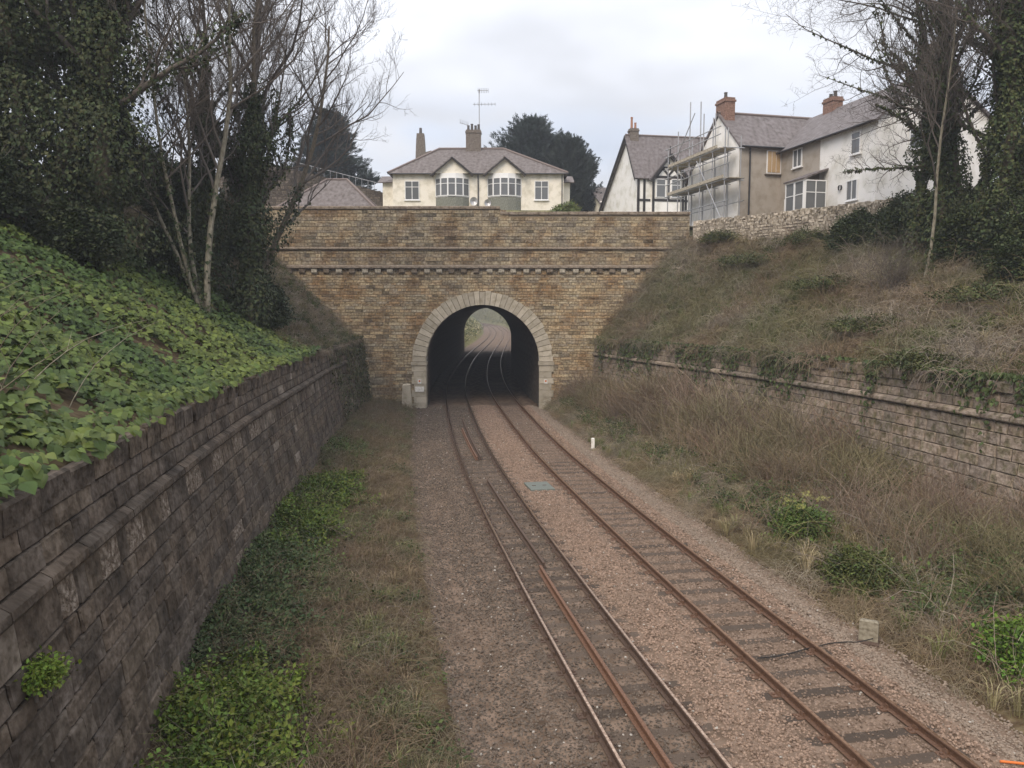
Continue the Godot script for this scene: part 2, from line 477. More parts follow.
# ------------------------------------------------------------------ light and air
func make_sky() -> void:
	var w := 1024
	var h := 512
	var im := Image.create(w, h, false, Image.FORMAT_RGBF)
	var f := FastNoiseLite.new()
	f.seed = 5
	f.frequency = 0.9
	f.fractal_octaves = 5
	for j in h:
		var el := (0.5 - (j + 0.5) / h) * PI
		var low := 1.0 - smoothstep(0.0, 0.28, el)
		for i in w:
			var az := (i + 0.5) / w * TAU
			var d := Vector3(sin(az) * cos(el), sin(el), cos(az) * cos(el))
			# cloud sheet: noise looked up where the sight line meets a layer
			var q := d / maxf(0.16, absf(d.y) + 0.12)
			var a := f.get_noise_3d(q.x * 0.8, q.y, q.z * 0.8)
			var b := f.get_noise_3d(q.x * 2.4 + 30.0, q.y * 3.0, q.z * 2.4)
			var grey := (0.57 + 0.17 * a + 0.10 * b) * (1.0 + 2.0 * maxf(sin(el), 0.0)) / 1.35   # overcast sky: the zenith is brighter than the rim
			var c := Color(grey * 0.94, grey * 0.97, grey * 1.05)
			# thin blue gap between the sheet and the bright bank of cloud near the horizon
			var gap := smoothstep(0.14, 0.19, el) * (1.0 - smoothstep(0.21, 0.28, el)) * clampf(0.6 + 1.6 * b, 0.0, 1.0)
			c = c.lerp(Color(0.43, 0.50, 0.63), 0.55 * gap)
			var bank := low * clampf(0.55 + 1.2 * a + 0.7 * b, 0.0, 1.0)
			c = c.lerp(Color(0.655, 0.672, 0.70), 0.8 * bank)
			im.set_pixel(i, j, c)
	var sky := PanoramaSkyMaterial.new()
	sky.panorama = ImageTexture.create_from_image(im)
	var e := Environment.new()
	e.background_mode = Environment.BG_SKY
	e.sky = Sky.new()
	e.sky.sky_material = sky
	e.background_energy_multiplier = 1.0
	e.tonemap_mode = Environment.TONE_MAPPER_LINEAR
	e.tonemap_exposure = 1.5
	e.sdfgi_enabled = true
	e.ssao_enabled = true
	e.ssil_enabled = true
	e.fog_enabled = true
	e.fog_density = 0.0008
	e.fog_light_color = Color(0.86, 0.88, 0.92)
	var we := WorldEnvironment.new()
	we.name = "world_environment"
	we.environment = e
	add_child(we)

# ------------------------------------------------------------------ ground
func make_ground() -> void:
	# trackbed of the cutting and the tunnel
	var rows := []
	var offs := [-4.7, -4.5, -4.2, -3.9, -3.6, -3.25, -3.0, -2.75, -2.5, -2.0, -1.0, -0.75, -0.5, -0.3, 0.0, 0.3, 0.5, 0.75, 1.0, 2.0, 2.5, 2.75, 3.0, 3.3, 3.5, 3.8, 4.0, 4.25]
	var zs := []
	var z := 24.0
	while z > -54.0:
		zs.append(z)
		z -= 0.5
	while z > -640.0:
		zs.append(z)
		z -= 3.0
	var sheet := func(list: Array, at: Callable) -> Array:
		var out := []
		for zz in list:
			out.append(at.call(zz))
		return out
	var inside := zs.filter(func(q): return q < -53.9 and q > -130.0)
	var outside := zs.filter(func(q): return q >= -54.5)
	var beyond := zs.filter(func(q): return q <= -127.0)
	var bed := func(zz: float) -> PackedVector3Array:
		var r := PackedVector3Array()
		for o in offs:
			r.append(Vector3(line_x(zz) + o, floor_y(o, zz), zz))
		return r
	var dark := MB.new()
	dark.grid(sheet.call(inside, bed))
	single("tunnel_floor", dark, mats.ballast_sheet, "ballast on the floor of the tunnel", "ballast", "", "structure")
	dark = MB.new()
	dark.grid(sheet.call(beyond, bed))
	single("far_ballast_bed", dark, mats.ballast_sheet, "ballast bed of the line beyond the tunnel", "ballast", "", "structure")
	rows = sheet.call(outside, func(zz: float) -> PackedVector3Array:
		var r := PackedVector3Array()
		for o in offs:
			r.append(Vector3(line_x(zz) + o, floor_y(o, zz), zz))
		return r)
	var mb := MB.new()
	mb.grid(rows)
	single("ballast_bed", mb, mats.ballast_sheet, "brown stone ballast bed under both railway tracks", "ballast", "", "structure")
	# verges between the ballast and the walls
	for s in [-1, 1]:
		rows = []
		z = 24.0
		while z > -53.6:
			var r := PackedVector3Array()
			var foot := table(LEFT_FOOT if s < 0 else RIGHT_FOOT, z)
			for k in 13:
				var a := -4.65 if s < 0 else 4.2
				var o := lerpf(a, foot + s * 0.2, k / 12.0)
				r.append(Vector3(line_x(z) + o, floor_y(o, z) - (0.01 if k == 0 else 0.0), z))
			if s < 0:
				r.reverse()
			rows.append(r)
			z -= 0.5
		mb = MB.new()
		mb.grid(rows)
		single("verge_left" if s < 0 else "verge_right", mb, mats.soil, "earth verge between the ballast and the %s wall" % ["dark brown retaining", "pale overgrown"][int(s > 0)], "ground", "", "structure")
	# banks above the walls, out to the fields
	for s in [-1, 1]:
		rows = []
		z = 40.0
		while z > -53.9:
			var r := PackedVector3Array()
			var x0 := left_face(z, 4.75) - 0.12 if s < 0 else right_face(z, 4.75) + 0.12
			var g := table(GARDEN, z)
			for k in 26:
				var x: float = x0 + s * (k * 0.9 + (k / 25.0) ** 6 * 350.0)
				if s > 0:
					x = lerpf(x0, g, k / 16.0) if k <= 16 else g + 0.3 + (k - 17) * 2.0 + ((k - 17) / 8.0) ** 5 * 330.0
				r.append(Vector3(x, left_bank_y(x, z) if s < 0 else right_bank_y(x, z), z))
			r.insert(0, Vector3(r[0].x - s * 0.02, 4.0, z))
			if s < 0:
				r.reverse()
			rows.append(r)
			z -= 0.75
		mb = MB.new()
		mb.grid(rows)
		single("bank_left" if s < 0 else "bank_right", mb, mats.soil if s < 0 else mats.soil, "%s bank rising above the %s wall" % [["leafy shaded", "rough bramble covered"][int(s > 0)], ["dark brown retaining", "pale overgrown"][int(s > 0)]], "ground", "", "structure")
	# high ground over the tunnel
	rows = []
	z = -53.5
	while z > -127.0:
		var r := PackedVector3Array()
		for k in 61:
			var u := k / 30.0 - 1.0
			var x := u * 60.0 + signf(u) * absf(u) ** 7 * 300.0
			r.append(Vector3(x, upper_y(x, z), z))
		rows.append(r)
		z -= 1.5
	mb = MB.new()
	mb.grid(rows)
	single("hillside", mb, mats.turf, "grassy high ground over the tunnel where the houses stand", "ground", "", "structure")
	# cutting beyond the tunnel, with the land around it
	rows = []
	z = -126.4
	while z > -640.0:
		var r := PackedVector3Array()
		var cx := line_x(z)
		for o in [-360.0, -120.0, -40.0, -22.0, -14.0, -9.0, -6.0, -4.6, 4.6, 6.0, 9.0, 14.0, 22.0, 40.0, 120.0, 360.0]:
			var a := absf(o)
			var y := -0.2
			if a > 4.7:
				y = minf(-0.2 + (a - 4.6) * 0.75, 14.0) + 0.6 * field.get_noise_2d(o * 3.0, z * 3.0)
			y += smoothstep(-300.0, -520.0, z) * 22.0 * smoothstep(4.0, 16.0, a) 
			r.append(Vector3(cx + o, y, z))
		rows.append(r)
		z -= 6.0
	mb = MB.new()
	mb.grid(rows)
	single("far_cutting", mb, mats.turf, "grassy cutting slopes seen through the far end of the tunnel", "ground", "", "structure")
	# road over the tunnel, behind the parapet
	mb = MB.new()
	mb.quad(Vector3(-90, ROAD_Y + 0.006, -56.0), Vector3(60, ROAD_Y + 0.006, -56.0), Vector3(60, ROAD_Y + 0.006, -61.5), Vector3(-90, ROAD_Y + 0.006, -61.5))
	single("road", mb, mats.asphalt, "asphalt road crossing over the tunnel behind the parapet", "road", "", "structure")
	mb = MB.new()
	mb.worn(Vector3(150, 0.12, 1.8), 0.02, Transform3D(Basis(), Vector3(-15, ROAD_Y, -55.0)))
	mb.worn(Vector3(150, 0.12, 1.5), 0.02, Transform3D(Basis(), Vector3(-15, ROAD_Y, -62.3)))
	single("pavement", mb, mats.concrete, "raised pavements along both sides of the road", "pavement", "", "structure")

# ------------------------------------------------------------------ tracks
func rail_profile() -> PackedVector2Array:   # rail standing on y = 0.01
	return PackedVector2Array([Vector2(-0.07, 0.01), Vector2(0.07, 0.01), Vector2(0.07, 0.022), Vector2(0.012, 0.04), Vector2(0.012, 0.115), Vector2(0.034, 0.125), Vector2(0.035, 0.152), Vector2(0.028, 0.16),
		Vector2(-0.028, 0.16), Vector2(-0.035, 0.152), Vector2(-0.034, 0.125), Vector2(-0.012, 0.115), Vector2(-0.012, 0.04), Vector2(-0.07, 0.022)])

func sweep(mb: MB, prof: PackedVector2Array, pts: PackedVector3Array) -> void:
	var m := prof.size()
	var rings := []
	for a in pts.size():
		var d := (pts[mini(a + 1, pts.size() - 1)] - pts[maxi(a - 1, 0)]).normalized()
		var side := d.cross(Vector3.UP).normalized()
		var up := side.cross(d)
		var r := PackedVector3Array()
		for q in prof:
			r.append(pts[a] + side * q.x + up * q.y)
		rings.append(r)
	for a in pts.size() - 1:
		for k in m:
			var l := (k + 1) % m
			mb.quad(rings[a][k], rings[a][l], rings[a + 1][l], rings[a + 1][k])
	for e in [0, pts.size() - 1]:
		var f := Geometry2D.triangulate_polygon(prof)
		for k in range(0, f.size(), 3):
			mb.tri(rings[e][f[k]], rings[e][f[k + 1]], rings[e][f[k + 2]])

func line_points(off: float, z0: float, z1: float, y := 0.0) -> PackedVector3Array:
	var p := PackedVector3Array()
	var z := z0
	while z > z1:
		p.append(Vector3(line_x(z) + off, y, z))
		z -= 1.0 if z > -130.0 else 4.0
	p.append(Vector3(line_x(z1) + off, y, z1))
	return p

func make_track(centre: float, label: String, head: Material, body: Material, rng: RandomNumberGenerator) -> void:
	var t := thing("railway_track", label, "railway track", Vector3(line_x(-20.0) + centre, 0.0, -20.0), 0.0, "tracks of the double line")
	for s in [-0.752, 0.752]:
		var mb := MB.new()
		sweep(mb, rail_profile(), line_points(centre + s, 8.0, -520.0, 0.012))
		var r := part("rail", mb, body, t)
		mb = MB.new()
		sweep(mb, PackedVector2Array([Vector2(-0.026, 0.161), Vector2(0.026, 0.161), Vector2(0.022, 0.1645), Vector2(-0.022, 0.1645)]), line_points(centre + s, 8.0, -520.0, 0.012))
		part("running_surface", mb, head, r)
	var wood: Array[ArrayMesh] = []
	for k in 4:
		var mb := MB.new()
		mb.worn(Vector3(2.58, 0.14, 0.255), 0.012 + 0.004 * k, Transform3D(Basis(), Vector3(0, -0.128, 0)))
		wood.append(mb.mesh())
	var mb2 := MB.new()   # cast chair holding the rail
	mb2.worn(Vector3(0.36, 0.022, 0.17), 0.008, Transform3D(Basis(), Vector3(0, 0.010, 0)))
	for s in [-1, 1]:
		mb2.hexa([Vector3(s * 0.055 - 0.025, 0.03, 0.055), Vector3(s * 0.055 + 0.025, 0.03, 0.055), Vector3(s * 0.055 + 0.025, 0.03, -0.055), Vector3(s * 0.055 - 0.025, 0.03, -0.055),
			Vector3(s * 0.048 - 0.012, 0.10, 0.04), Vector3(s * 0.048 + 0.012, 0.10, 0.04), Vector3(s * 0.048 + 0.012, 0.10, -0.04), Vector3(s * 0.048 - 0.012, 0.10, -0.04)])
		mb2.worn(Vector3(0.045, 0.03, 0.045), 0.01, Transform3D(Basis(), Vector3(s * 0.135, 0.03, 0)))
	var chair := mb2.mesh()
	var z := -6.0
	var n := 0
	while n < 150:
		var heading := atan2(-(line_x(z - 0.5) - line_x(z + 0.5)), 1.0)
		var b := Basis(Vector3.UP, heading + rng.randf_range(-0.02, 0.02))
		var at := Vector3(line_x(z) + centre + rng.randf_range(-0.03, 0.03), 0.0 + rng.randf_range(-0.006, 0.004), z)
		var sl := piece("sleeper", wood[rng.randi() % 4], mats["sleeper_wood_%d" % (rng.randi() % 3)], t, Transform3D(b, at))
		if z > -54.0:
			for s in [-0.752, 0.752]:
				var ch := MeshInstance3D.new()
				ch.name = "rail_chair"
				ch.mesh = chair
				ch.material_override = body
				ch.position = Vector3(s, 0, 0)
				sl.add_child(ch, true)
		z -= rng.randf_range(0.66, 0.74)
		n += 1

func loose_rail(a: Vector2, b: Vector2, label: String, m: Material, y: float) -> void:   # (offset, z) of the two ends
	var pts := PackedVector3Array()
	for k in 9:
		var q := a.lerp(b, k / 8.0)
		pts.append(Vector3(line_x(q.y) + q.x, y, q.y))
	var mb := MB.new()
	sweep(mb, rail_profile(), pts)
	single("loose_rail", mb, m, label, "rail", "old rails lying between the running rails", "", pts[4])

# ------------------------------------------------------------------ stonework
var blocks: Array = []
func make_blocks() -> void:   # rock-faced unit blocks: front around z = 0, back at z = -1
	var rng := RandomNumberGenerator.new()
	rng.seed = 77
	for k in 8:
		var mb := MB.new()
		var xs := [-0.5, -0.46 + rng.randf() * 0.02, -0.15 + rng.randf_range(-0.08, 0.08), 0.18 + rng.randf_range(-0.08, 0.08), 0.46 - rng.randf() * 0.02, 0.5]
		var ys := [-0.5, -0.44, rng.randf_range(-0.1, 0.1), 0.44, 0.5]
		var p := []
		for j in 5:
			var r := PackedVector3Array()
			for i in 6:
				var edge := i == 0 or i == 5 or j == 0 or j == 4
				var zz := -0.42 - rng.randf() * 0.15 if edge else rng.randf_range(-0.18, 0.12)
				r.append(Vector3(xs[i] + (0.0 if i in [0, 5] else rng.randf_range(-0.015, 0.015)), ys[j] + (0.0 if j in [0, 4] else rng.randf_range(-0.02, 0.02)), zz))
			p.append(r)
		for j in 4:
			for i in 5:
				mb.quad(p[j][i], p[j][i + 1], p[j + 1][i + 1], p[j + 1][i])
		for i in 5:
			mb.quad(Vector3(xs[i], -0.5, -1), Vector3(xs[i + 1], -0.5, -1), p[0][i + 1], p[0][i])
			mb.quad(p[4][i], p[4][i + 1], Vector3(xs[i + 1], 0.5, -1), Vector3(xs[i], 0.5, -1))
		for j in 4:
			mb.quad(Vector3(-0.5, ys[j], -1), p[j][0], p[j + 1][0], Vector3(-0.5, ys[j + 1], -1))
			mb.quad(p[j][5], Vector3(0.5, ys[j], -1), Vector3(0.5, ys[j + 1], -1), p[j + 1][5])
		blocks.append([mb, mb.mesh()])

func wall_frame(s: int, z: float, y: float) -> Transform3D:   # a point on the face of a retaining wall: x along it, y up it, z out of it
	var p := Vector3(left_face(z, y) if s < 0 else right_face(z, y), y, z)
	var q := Vector3(left_face(z - 1.0, y) if s < 0 else right_face(z - 1.0, y), y, z - 1.0)
	var along := (q - p).normalized() * (1.0 if s < 0 else -1.0)
	var up := Vector3((left_face(z, y + 1.0) - p.x) if s < 0 else (right_face(z, y + 1.0) - p.x), 1.0, 0.0)
	up = (up - along * up.dot(along)).normalized()
	return Transform3D(Basis(along, up, along.cross(up)), p)

func retaining_wall(s: int, z_near: float, label: String, tones: Array, many: Material, mortar: Material, stone_h: Vector2, stone_w: Vector2, rng: RandomNumberGenerator) -> Node3D:
	var base := Vector3(left_face(-30.0, 0.0) if s < 0 else right_face(-30.0, 0.0), 0.0, -30.0)
	var t := thing("retaining_wall", label, "retaining wall", base, 0.0)
	var zf := PORTAL_Z - 0.2
	# body behind the stones
	var mb := MB.new()
	var rows := []
	var z := z_near
	while z > zf - 0.5:
		var r := PackedVector3Array()
		for y in [-0.6, 1.0, 2.5, 4.0, 4.4]:
			var f := wall_frame(s, z, y)
			r.append(f.origin - f.basis.z * 0.035)
		var back := wall_frame(s, z, 4.4)
		r.append(back.origin - back.basis.z * 0.6)
		if s > 0:
			r.reverse()
		rows.append(r)
		z -= 1.0
	mb.grid(rows)
	part("mortar", mb, mortar, t)
	var stones := []   # [z, transform, tone]
	var y := -0.3
	var course := 0
	while y < 4.28:
		var h := rng.randf_range(stone_h.x, stone_h.y)
		if y < 3.5 and y + h > 3.32:
			h = 3.5 - y
			if h < 0.16:
				y = 3.5
				continue
		if is_equal_approx(y, 3.5):
			y = 3.74   # the string course takes this height
			continue
		if y + h > 4.05 and y > 3.6:
			h = 4.32 - y
		z = z_near - rng.randf() * 0.4
		while z > zf:
			var w := rng.randf_range(stone_w.x, stone_w.y)
			if rng.randf() < 0.12:
				w *= 0.55
			var f := wall_frame(s, z - w * 0.5, y + h * 0.5)
			var d := rng.randf_range(0.045, 0.08)
			var b := Basis(f.basis.x * (w - 0.014), f.basis.y * (h - 0.015), f.basis.z * d) * Basis(Vector3.FORWARD, rng.randf_range(-0.03, 0.03))
			var tone := rng.randi() % 5
			if s < 0 and y > 2.75 and y < 3.5 and rng.randf() < (0.9 if y > 3.1 else 0.3) and field.get_noise_2d(z * 5.0, 5.0) > -0.3:
				tone = 5
			elif s < 0 and rng.randf() < 0.02:
				tone = 5
			stones.append([z, Transform3D(b, f.origin + f.basis.z * (0.012 + rng.randf_range(-0.01, 0.012))), tone])
			z -= w
		y += h
		course += 1
	stones.sort_custom(func(a, b): return a[0] > b[0])
	var rest := MB.new()
	var in_view := -6.8 if s < 0 else -16.0
	var first := 0
	for q in stones:
		var k := rng.randi() % 8
		if q[0] <= in_view and first < 296:
			piece("stone", blocks[k][1], (mats.limed_stone if q[2] == 5 else mats[tones[0] + str(q[2])]), t, q[1])
			first += 1
		else:
			var col: Color = tones[1][q[2]] * rng.randf_range(0.92, 1.08)
			rest.add(blocks[k][0], q[1], col)
	var o := part("stones", rest, many, t)
	o.set_meta("kind", "stuff")
	# string course and coping, stone by stone
	z = z_near
	var prof := PackedVector2Array([Vector2(-0.12, 0.0), Vector2(0.10, 0.02), Vector2(0.13, 0.06), Vector2(0.13, 0.15), Vector2(0.03, 0.235), Vector2(-0.12, 0.24)])
	while z > zf:
		var w := rng.randf_range(0.8, 1.15)
		var f := wall_frame(s, z - w * 0.5, 3.5)
		mb = MB.new()
		# local: profile x is out of the wall, extruded along it
		var loc := Transform3D(Basis(f.basis.z, f.basis.y, -f.basis.x), f.origin + f.basis.z * rng.randf_range(-0.006, 0.006))
		mb.prism(prof, -w * 0.5 + 0.006, w * 0.5 - 0.006, loc)
		part("string_course_stone", mb, mats[tones[0] + str(rng.randi() % 4)], t)
		z -= w
	z = z_near
	while z > zf:
		var w := rng.randf_range(0.55, 1.0)
		var hh := rng.randf_range(0.30, 0.44)
		if rng.randf() < 0.9:
			var f := wall_frame(s, z - w * 0.5, 4.32)
			var d := 0.55
			var b := Basis(f.basis.x, Vector3.UP, f.basis.z) * Basis(Vector3.UP, rng.randf_range(-0.05, 0.05)) * Basis(Vector3.RIGHT, rng.randf_range(-0.04, 0.06))
			mb = MB.new()
			mb.worn(Vector3(w - 0.03, hh, d), 0.04, Transform3D(b, f.origin - f.basis.z * (d * 0.5 - 0.05 - rng.randf_range(-0.03, 0.04)) + Vector3(0, 0.002, 0)))
			part("coping_stone", mb, mats[tones[0] + str(rng.randi() % 5)], t)
		z -= w
	return t

func make_portal(rng: RandomNumberGenerator) -> void:
	var base := Vector3(PORTAL_X, 0, PORTAL_Z)
	var t := thing("tunnel_portal", "weathered sandstone tunnel portal with round arch under a tall parapet", "tunnel portal", base)
	var xl := -24.0
	var xr := 11.9
	var ro := ARCH_R + 0.88
	# body of the wall with the arched opening
	var mb := MB.new()
	var zf := PORTAL_Z - 0.03
	var zb := PORTAL_Z - 0.7
	var topf := func(x: float) -> float: return 13.32 if x < -0.8 else 12.95
	mb.box(Vector3(xl, -0.8, zb), Vector3(PORTAL_X - ARCH_R - 0.3, 13.32, zf))
	mb.box(Vector3(PORTAL_X + ARCH_R + 0.3, -0.8, zb), Vector3(xr, 12.95, zf))
	var steps := 40
	for k in steps:
		var a0 := PI - PI * k / steps
		var a1 := PI - PI * (k + 1) / steps
		var rr := ARCH_R + 0.3
		var x0 := PORTAL_X + rr * cos(a0)
		var x1 := PORTAL_X + rr * cos(a1)
		var y0 := SPRING_Y + rr * sin(a0)
		var y1 := SPRING_Y + rr * sin(a1)
		var tp: float = topf.call((x0 + x1) * 0.5)
		mb.quad(Vector3(x0, y0, zf), Vector3(x1, y1, zf), Vector3(x1, tp, zf), Vector3(x0, tp, zf))
		mb.quad(Vector3(x1, y1, zb), Vector3(x0, y0, zb), Vector3(x0, tp, zb), Vector3(x1, tp, zb))
		mb.quad(Vector3(x0, tp, zf), Vector3(x1, tp, zf), Vector3(x1, tp, zb), Vector3(x0, tp, zb))
	part("wall_body", mb, mats.sandstone_mortar, t)
	# coursed face stones, far too small to count
	mb = MB.new()
	var y := 0.0
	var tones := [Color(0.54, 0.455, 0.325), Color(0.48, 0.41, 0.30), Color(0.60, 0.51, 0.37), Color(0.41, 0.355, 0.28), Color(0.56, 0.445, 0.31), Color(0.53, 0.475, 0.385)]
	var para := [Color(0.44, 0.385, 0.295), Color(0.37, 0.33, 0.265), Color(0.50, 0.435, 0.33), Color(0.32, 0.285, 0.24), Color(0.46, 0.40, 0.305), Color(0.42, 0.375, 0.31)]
	while y < 13.2:
		var h := rng.randf_range(0.14, 0.26)
		for band in [9.32, 10.6]:
			if y < band and y + h > band:
				h = band - y
		if absf(y - 9.32) < 0.001:
			y = 9.62
			continue
		if absf(y - 10.6) < 0.001:
			y = 10.82
			continue
		if h < 0.05:
			y += h
			continue
		for side in [-1, 1]:
			var ym := y + h * 0.5
			var start := PORTAL_X
			if ym < SPRING_Y:
				start += side * (ARCH_R + 0.6)
			elif ym - SPRING_Y < ro:
				start += side * (sqrt(ro * ro - (ym - SPRING_Y) ** 2) - 0.12)
			var x := start
			while (x > xl) if side < 0 else (x < xr):
				var w := rng.randf_range(0.28, 0.95)
				if side > 0:
					w = minf(w, xr - x + 0.02)
				var top: float = topf.call(x)
				if y + h <= top + 0.05:
					var cen := Vector3(x + side * w * 0.5, ym, PORTAL_Z + rng.randf_range(-0.012, 0.025))
					var b := Basis.from_scale(Vector3(w - 0.02, h - 0.018, 0.05))
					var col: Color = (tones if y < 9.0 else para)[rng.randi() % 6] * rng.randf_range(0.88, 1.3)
					if rng.randf() < 0.05:
						col = col * 0.55
					mb.add(blocks[rng.randi() % 8][0], Transform3D(b, cen), col)
				x += side * w
		y += h
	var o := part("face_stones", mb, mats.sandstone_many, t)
	o.set_meta("kind", "stuff")
	# arch ring, stone by stone
	var n := 37
	for k in n:
		var a0 := PI * k / n + 0.0035
		var a1 := PI * (k + 1) / n - 0.0035
		var r1 := ARCH_R + 0.9 + rng.randf_range(-0.05, 0.06)
		var poly := PackedVector2Array([Vector2(cos(a0), sin(a0)) * ARCH_R, Vector2(cos(a0), sin(a0)) * r1, Vector2(cos(a1), sin(a1)) * r1, Vector2(cos(a1), sin(a1)) * ARCH_R])
		mb = MB.new()
		mb.prism(poly, -0.7, 0.075 + rng.randf_range(-0.012, 0.012), Transform3D(Basis(), Vector3(PORTAL_X, SPRING_Y, PORTAL_Z)))
		part("voussoir", mb, mats["ashlar_%d" % (rng.randi() % 3)], t)
	for s in [-1, 1]:
		y = -0.5
		var j := 0
		while y < SPRING_Y - 0.3:
			var h := rng.randf_range(0.36, 0.48)
			if y + h > SPRING_Y - 0.4:
				h = SPRING_Y - 0.24 - y
			var w := 0.98 if j % 2 else 0.84
			mb = MB.new()
			var x0: float = PORTAL_X + s * ARCH_R
			mb.box(Vector3(minf(x0, x0 + s * w), y + 0.008, PORTAL_Z - 0.7), Vector3(maxf(x0, x0 + s * w), y + h - 0.008, PORTAL_Z + 0.06 + rng.randf_range(-0.01, 0.012)))
			part("jamb_stone", mb, mats["ashlar_%d" % (rng.randi() % 3)], t)
			y += h
			j += 1
		mb = MB.new()
		var xa: float = PORTAL_X + s * (ARCH_R - 0.05)
		var xb: float = PORTAL_X + s * (ARCH_R + 1.02)
		mb.box(Vector3(minf(xa, xb), SPRING_Y - 0.24, PORTAL_Z - 0.7), Vector3(maxf(xa, xb), SPRING_Y - 0.012, PORTAL_Z + 0.13))
		part("impost_stone", mb, mats.ashlar_1, t)
	# string course on corbels, upper band, coping
	for band in [[9.36, 9.62, 0.24, "cornice_stone"], [10.62, 10.82, 0.13, "band_stone"]]:
		var x := xl
		while x < xr - 1.0:
			var w := minf(rng.randf_range(0.9, 1.5), xr - x)
			mb = MB.new()
			var d: float = band[2]
			mb.prism(PackedVector2Array([Vector2(-0.3, 0), Vector2(d - 0.05, 0), Vector2(d, 0.05), Vector2(d, (band[1] - band[0]) * 0.6), Vector2(d * 0.35, band[1] - band[0]), Vector2(-0.3, band[1] - band[0])]), -w * 0.5 + 0.005, w * 0.5 - 0.005,
				Transform3D(Basis(Vector3(0, 0, 1), Vector3.UP, Vector3(-1, 0, 0)), Vector3(x + w * 0.5, band[0], PORTAL_Z + rng.randf_range(-0.008, 0.008))))
			part(band[3], mb, mats.weathered_ashlar, t)
			x += w
	var cx := -16.6
	while cx < xr - 0.3:
		mb = MB.new()
		mb.prism(PackedVector2Array([Vector2(-0.2, 0.02), Vector2(0.03, 0.0), Vector2(0.14, 0.10), Vector2(0.17, 0.34), Vector2(-0.2, 0.34)]), -0.19, 0.19, Transform3D(Basis(Vector3(0, 0, 1), Vector3.UP, Vector3(-1, 0, 0)), Vector3(cx, 9.015, PORTAL_Z)))
		part("corbel", mb, mats.corbel_stone if rng.randf() < 0.75 else mats.weathered_ashlar, t)
		cx += rng.randf_range(0.78, 0.9)
	var x := xl
	while x < xr - 0.2:
		var w := minf(rng.randf_range(0.9, 1.4), (-0.8 if x < -0.81 else xr + 0.1) - x)
		if w < 0.25:
			x += maxf(w, 0.01)
			continue
		mb = MB.new()
		mb.worn(Vector3(w - 0.012, 0.19, 0.86), 0.035, Transform3D(Basis(), Vector3(x + w * 0.5, (13.322 if x < -0.81 else 12.952), PORTAL_Z - 0.35)))
		part("coping_stone", mb, mats.weathered_ashlar, t)
		x += w
	# lining of the tunnel, following the line
	var rows := []
	var prof := PackedVector2Array()
	prof.append(Vector2(-ARCH_R, -0.9))
	for k in 25:
		var a := PI - PI * k / 24.0
		prof.append(Vector2(ARCH_R * cos(a), SPRING_Y + ARCH_R * sin(a)))
	prof.append(Vector2(ARCH_R, -0.9))
	var z := PORTAL_Z - 0.69
	while z > FAR_Z - 0.1:
		var r := PackedVector3Array()
		for q in prof:
			r.append(Vector3(lerpf(PORTAL_X, line_x(z), smoothstep(-53.0, -60.0, z)) + q.x, q.y, z))
		rows.append(r)
		z -= 1.5
	mb = MB.new()
	mb.grid(rows)
	part("tunnel_lining", mb, mats.soot, t)
	# the far mouth
	var fx := line_x(FAR_Z)
	var far := thing("tunnel_portal", "far tunnel mouth seen through the dark bore", "tunnel portal", Vector3(fx, 0, FAR_Z))
	mb = MB.new()
	mb.box(Vector3(fx - 30, -0.9, FAR_Z - 0.8), Vector3(fx - ARCH_R, 17.3, FAR_Z))
	mb.box(Vector3(fx + ARCH_R, -0.9, FAR_Z - 0.8), Vector3(fx + 30, 17.3, FAR_Z))
	for k in 24:
		var a0 := PI - PI * k / 24.0
		var a1 := PI - PI * (k + 1) / 24.0
		for zz in [FAR_Z, FAR_Z - 0.8]:
			mb.quad(Vector3(fx + ARCH_R * cos(a0), SPRING_Y + ARCH_R * sin(a0), zz), Vector3(fx + ARCH_R * cos(a1), SPRING_Y + ARCH_R * sin(a1), zz), Vector3(fx + ARCH_R * cos(a1), 17.3, zz), Vector3(fx + ARCH_R * cos(a0), 17.3, zz))
		mb.quad(Vector3(fx + ARCH_R * cos(a0), SPRING_Y + ARCH_R * sin(a0), FAR_Z), Vector3(fx + ARCH_R * cos(a1), SPRING_Y + ARCH_R * sin(a1), FAR_Z), Vector3(fx + ARCH_R * cos(a1), SPRING_Y + ARCH_R * sin(a1), FAR_Z - 0.8), Vector3(fx + ARCH_R * cos(a0), SPRING_Y + ARCH_R * sin(a0), FAR_Z - 0.8))
	part("wall_body", mb, mats.sandstone_mortar, far)
	# two old stone posts leaning beside the jamb
	var pm := MB.new()
	pm.worn(Vector3(0.34, 1.85, 0.3), 0.07, Transform3D(Basis(Vector3.FORWARD, 0.05), Vector3(-7.25, -0.2, PORTAL_Z + 0.9)))
	single("stone_post", pm, mats.ashlar_2, "squat pale stone post leaning beside the tunnel jamb, farther from the track", "stone post", "pale stone posts by the tunnel jamb", "", Vector3(-7.25, -0.2, PORTAL_Z + 0.9))
	pm = MB.new()
	pm.worn(Vector3(0.36, 1.95, 0.32), 0.08, Transform3D(Basis(Vector3.FORWARD, -0.07), Vector3(-6.85, -0.25, PORTAL_Z + 1.05)))
	single("stone_post", pm, mats.ashlar_0, "taller pale stone post leaning beside the tunnel jamb, nearer the track", "stone post", "pale stone posts by the tunnel jamb", "", Vector3(-6.85, -0.25, PORTAL_Z + 1.05))
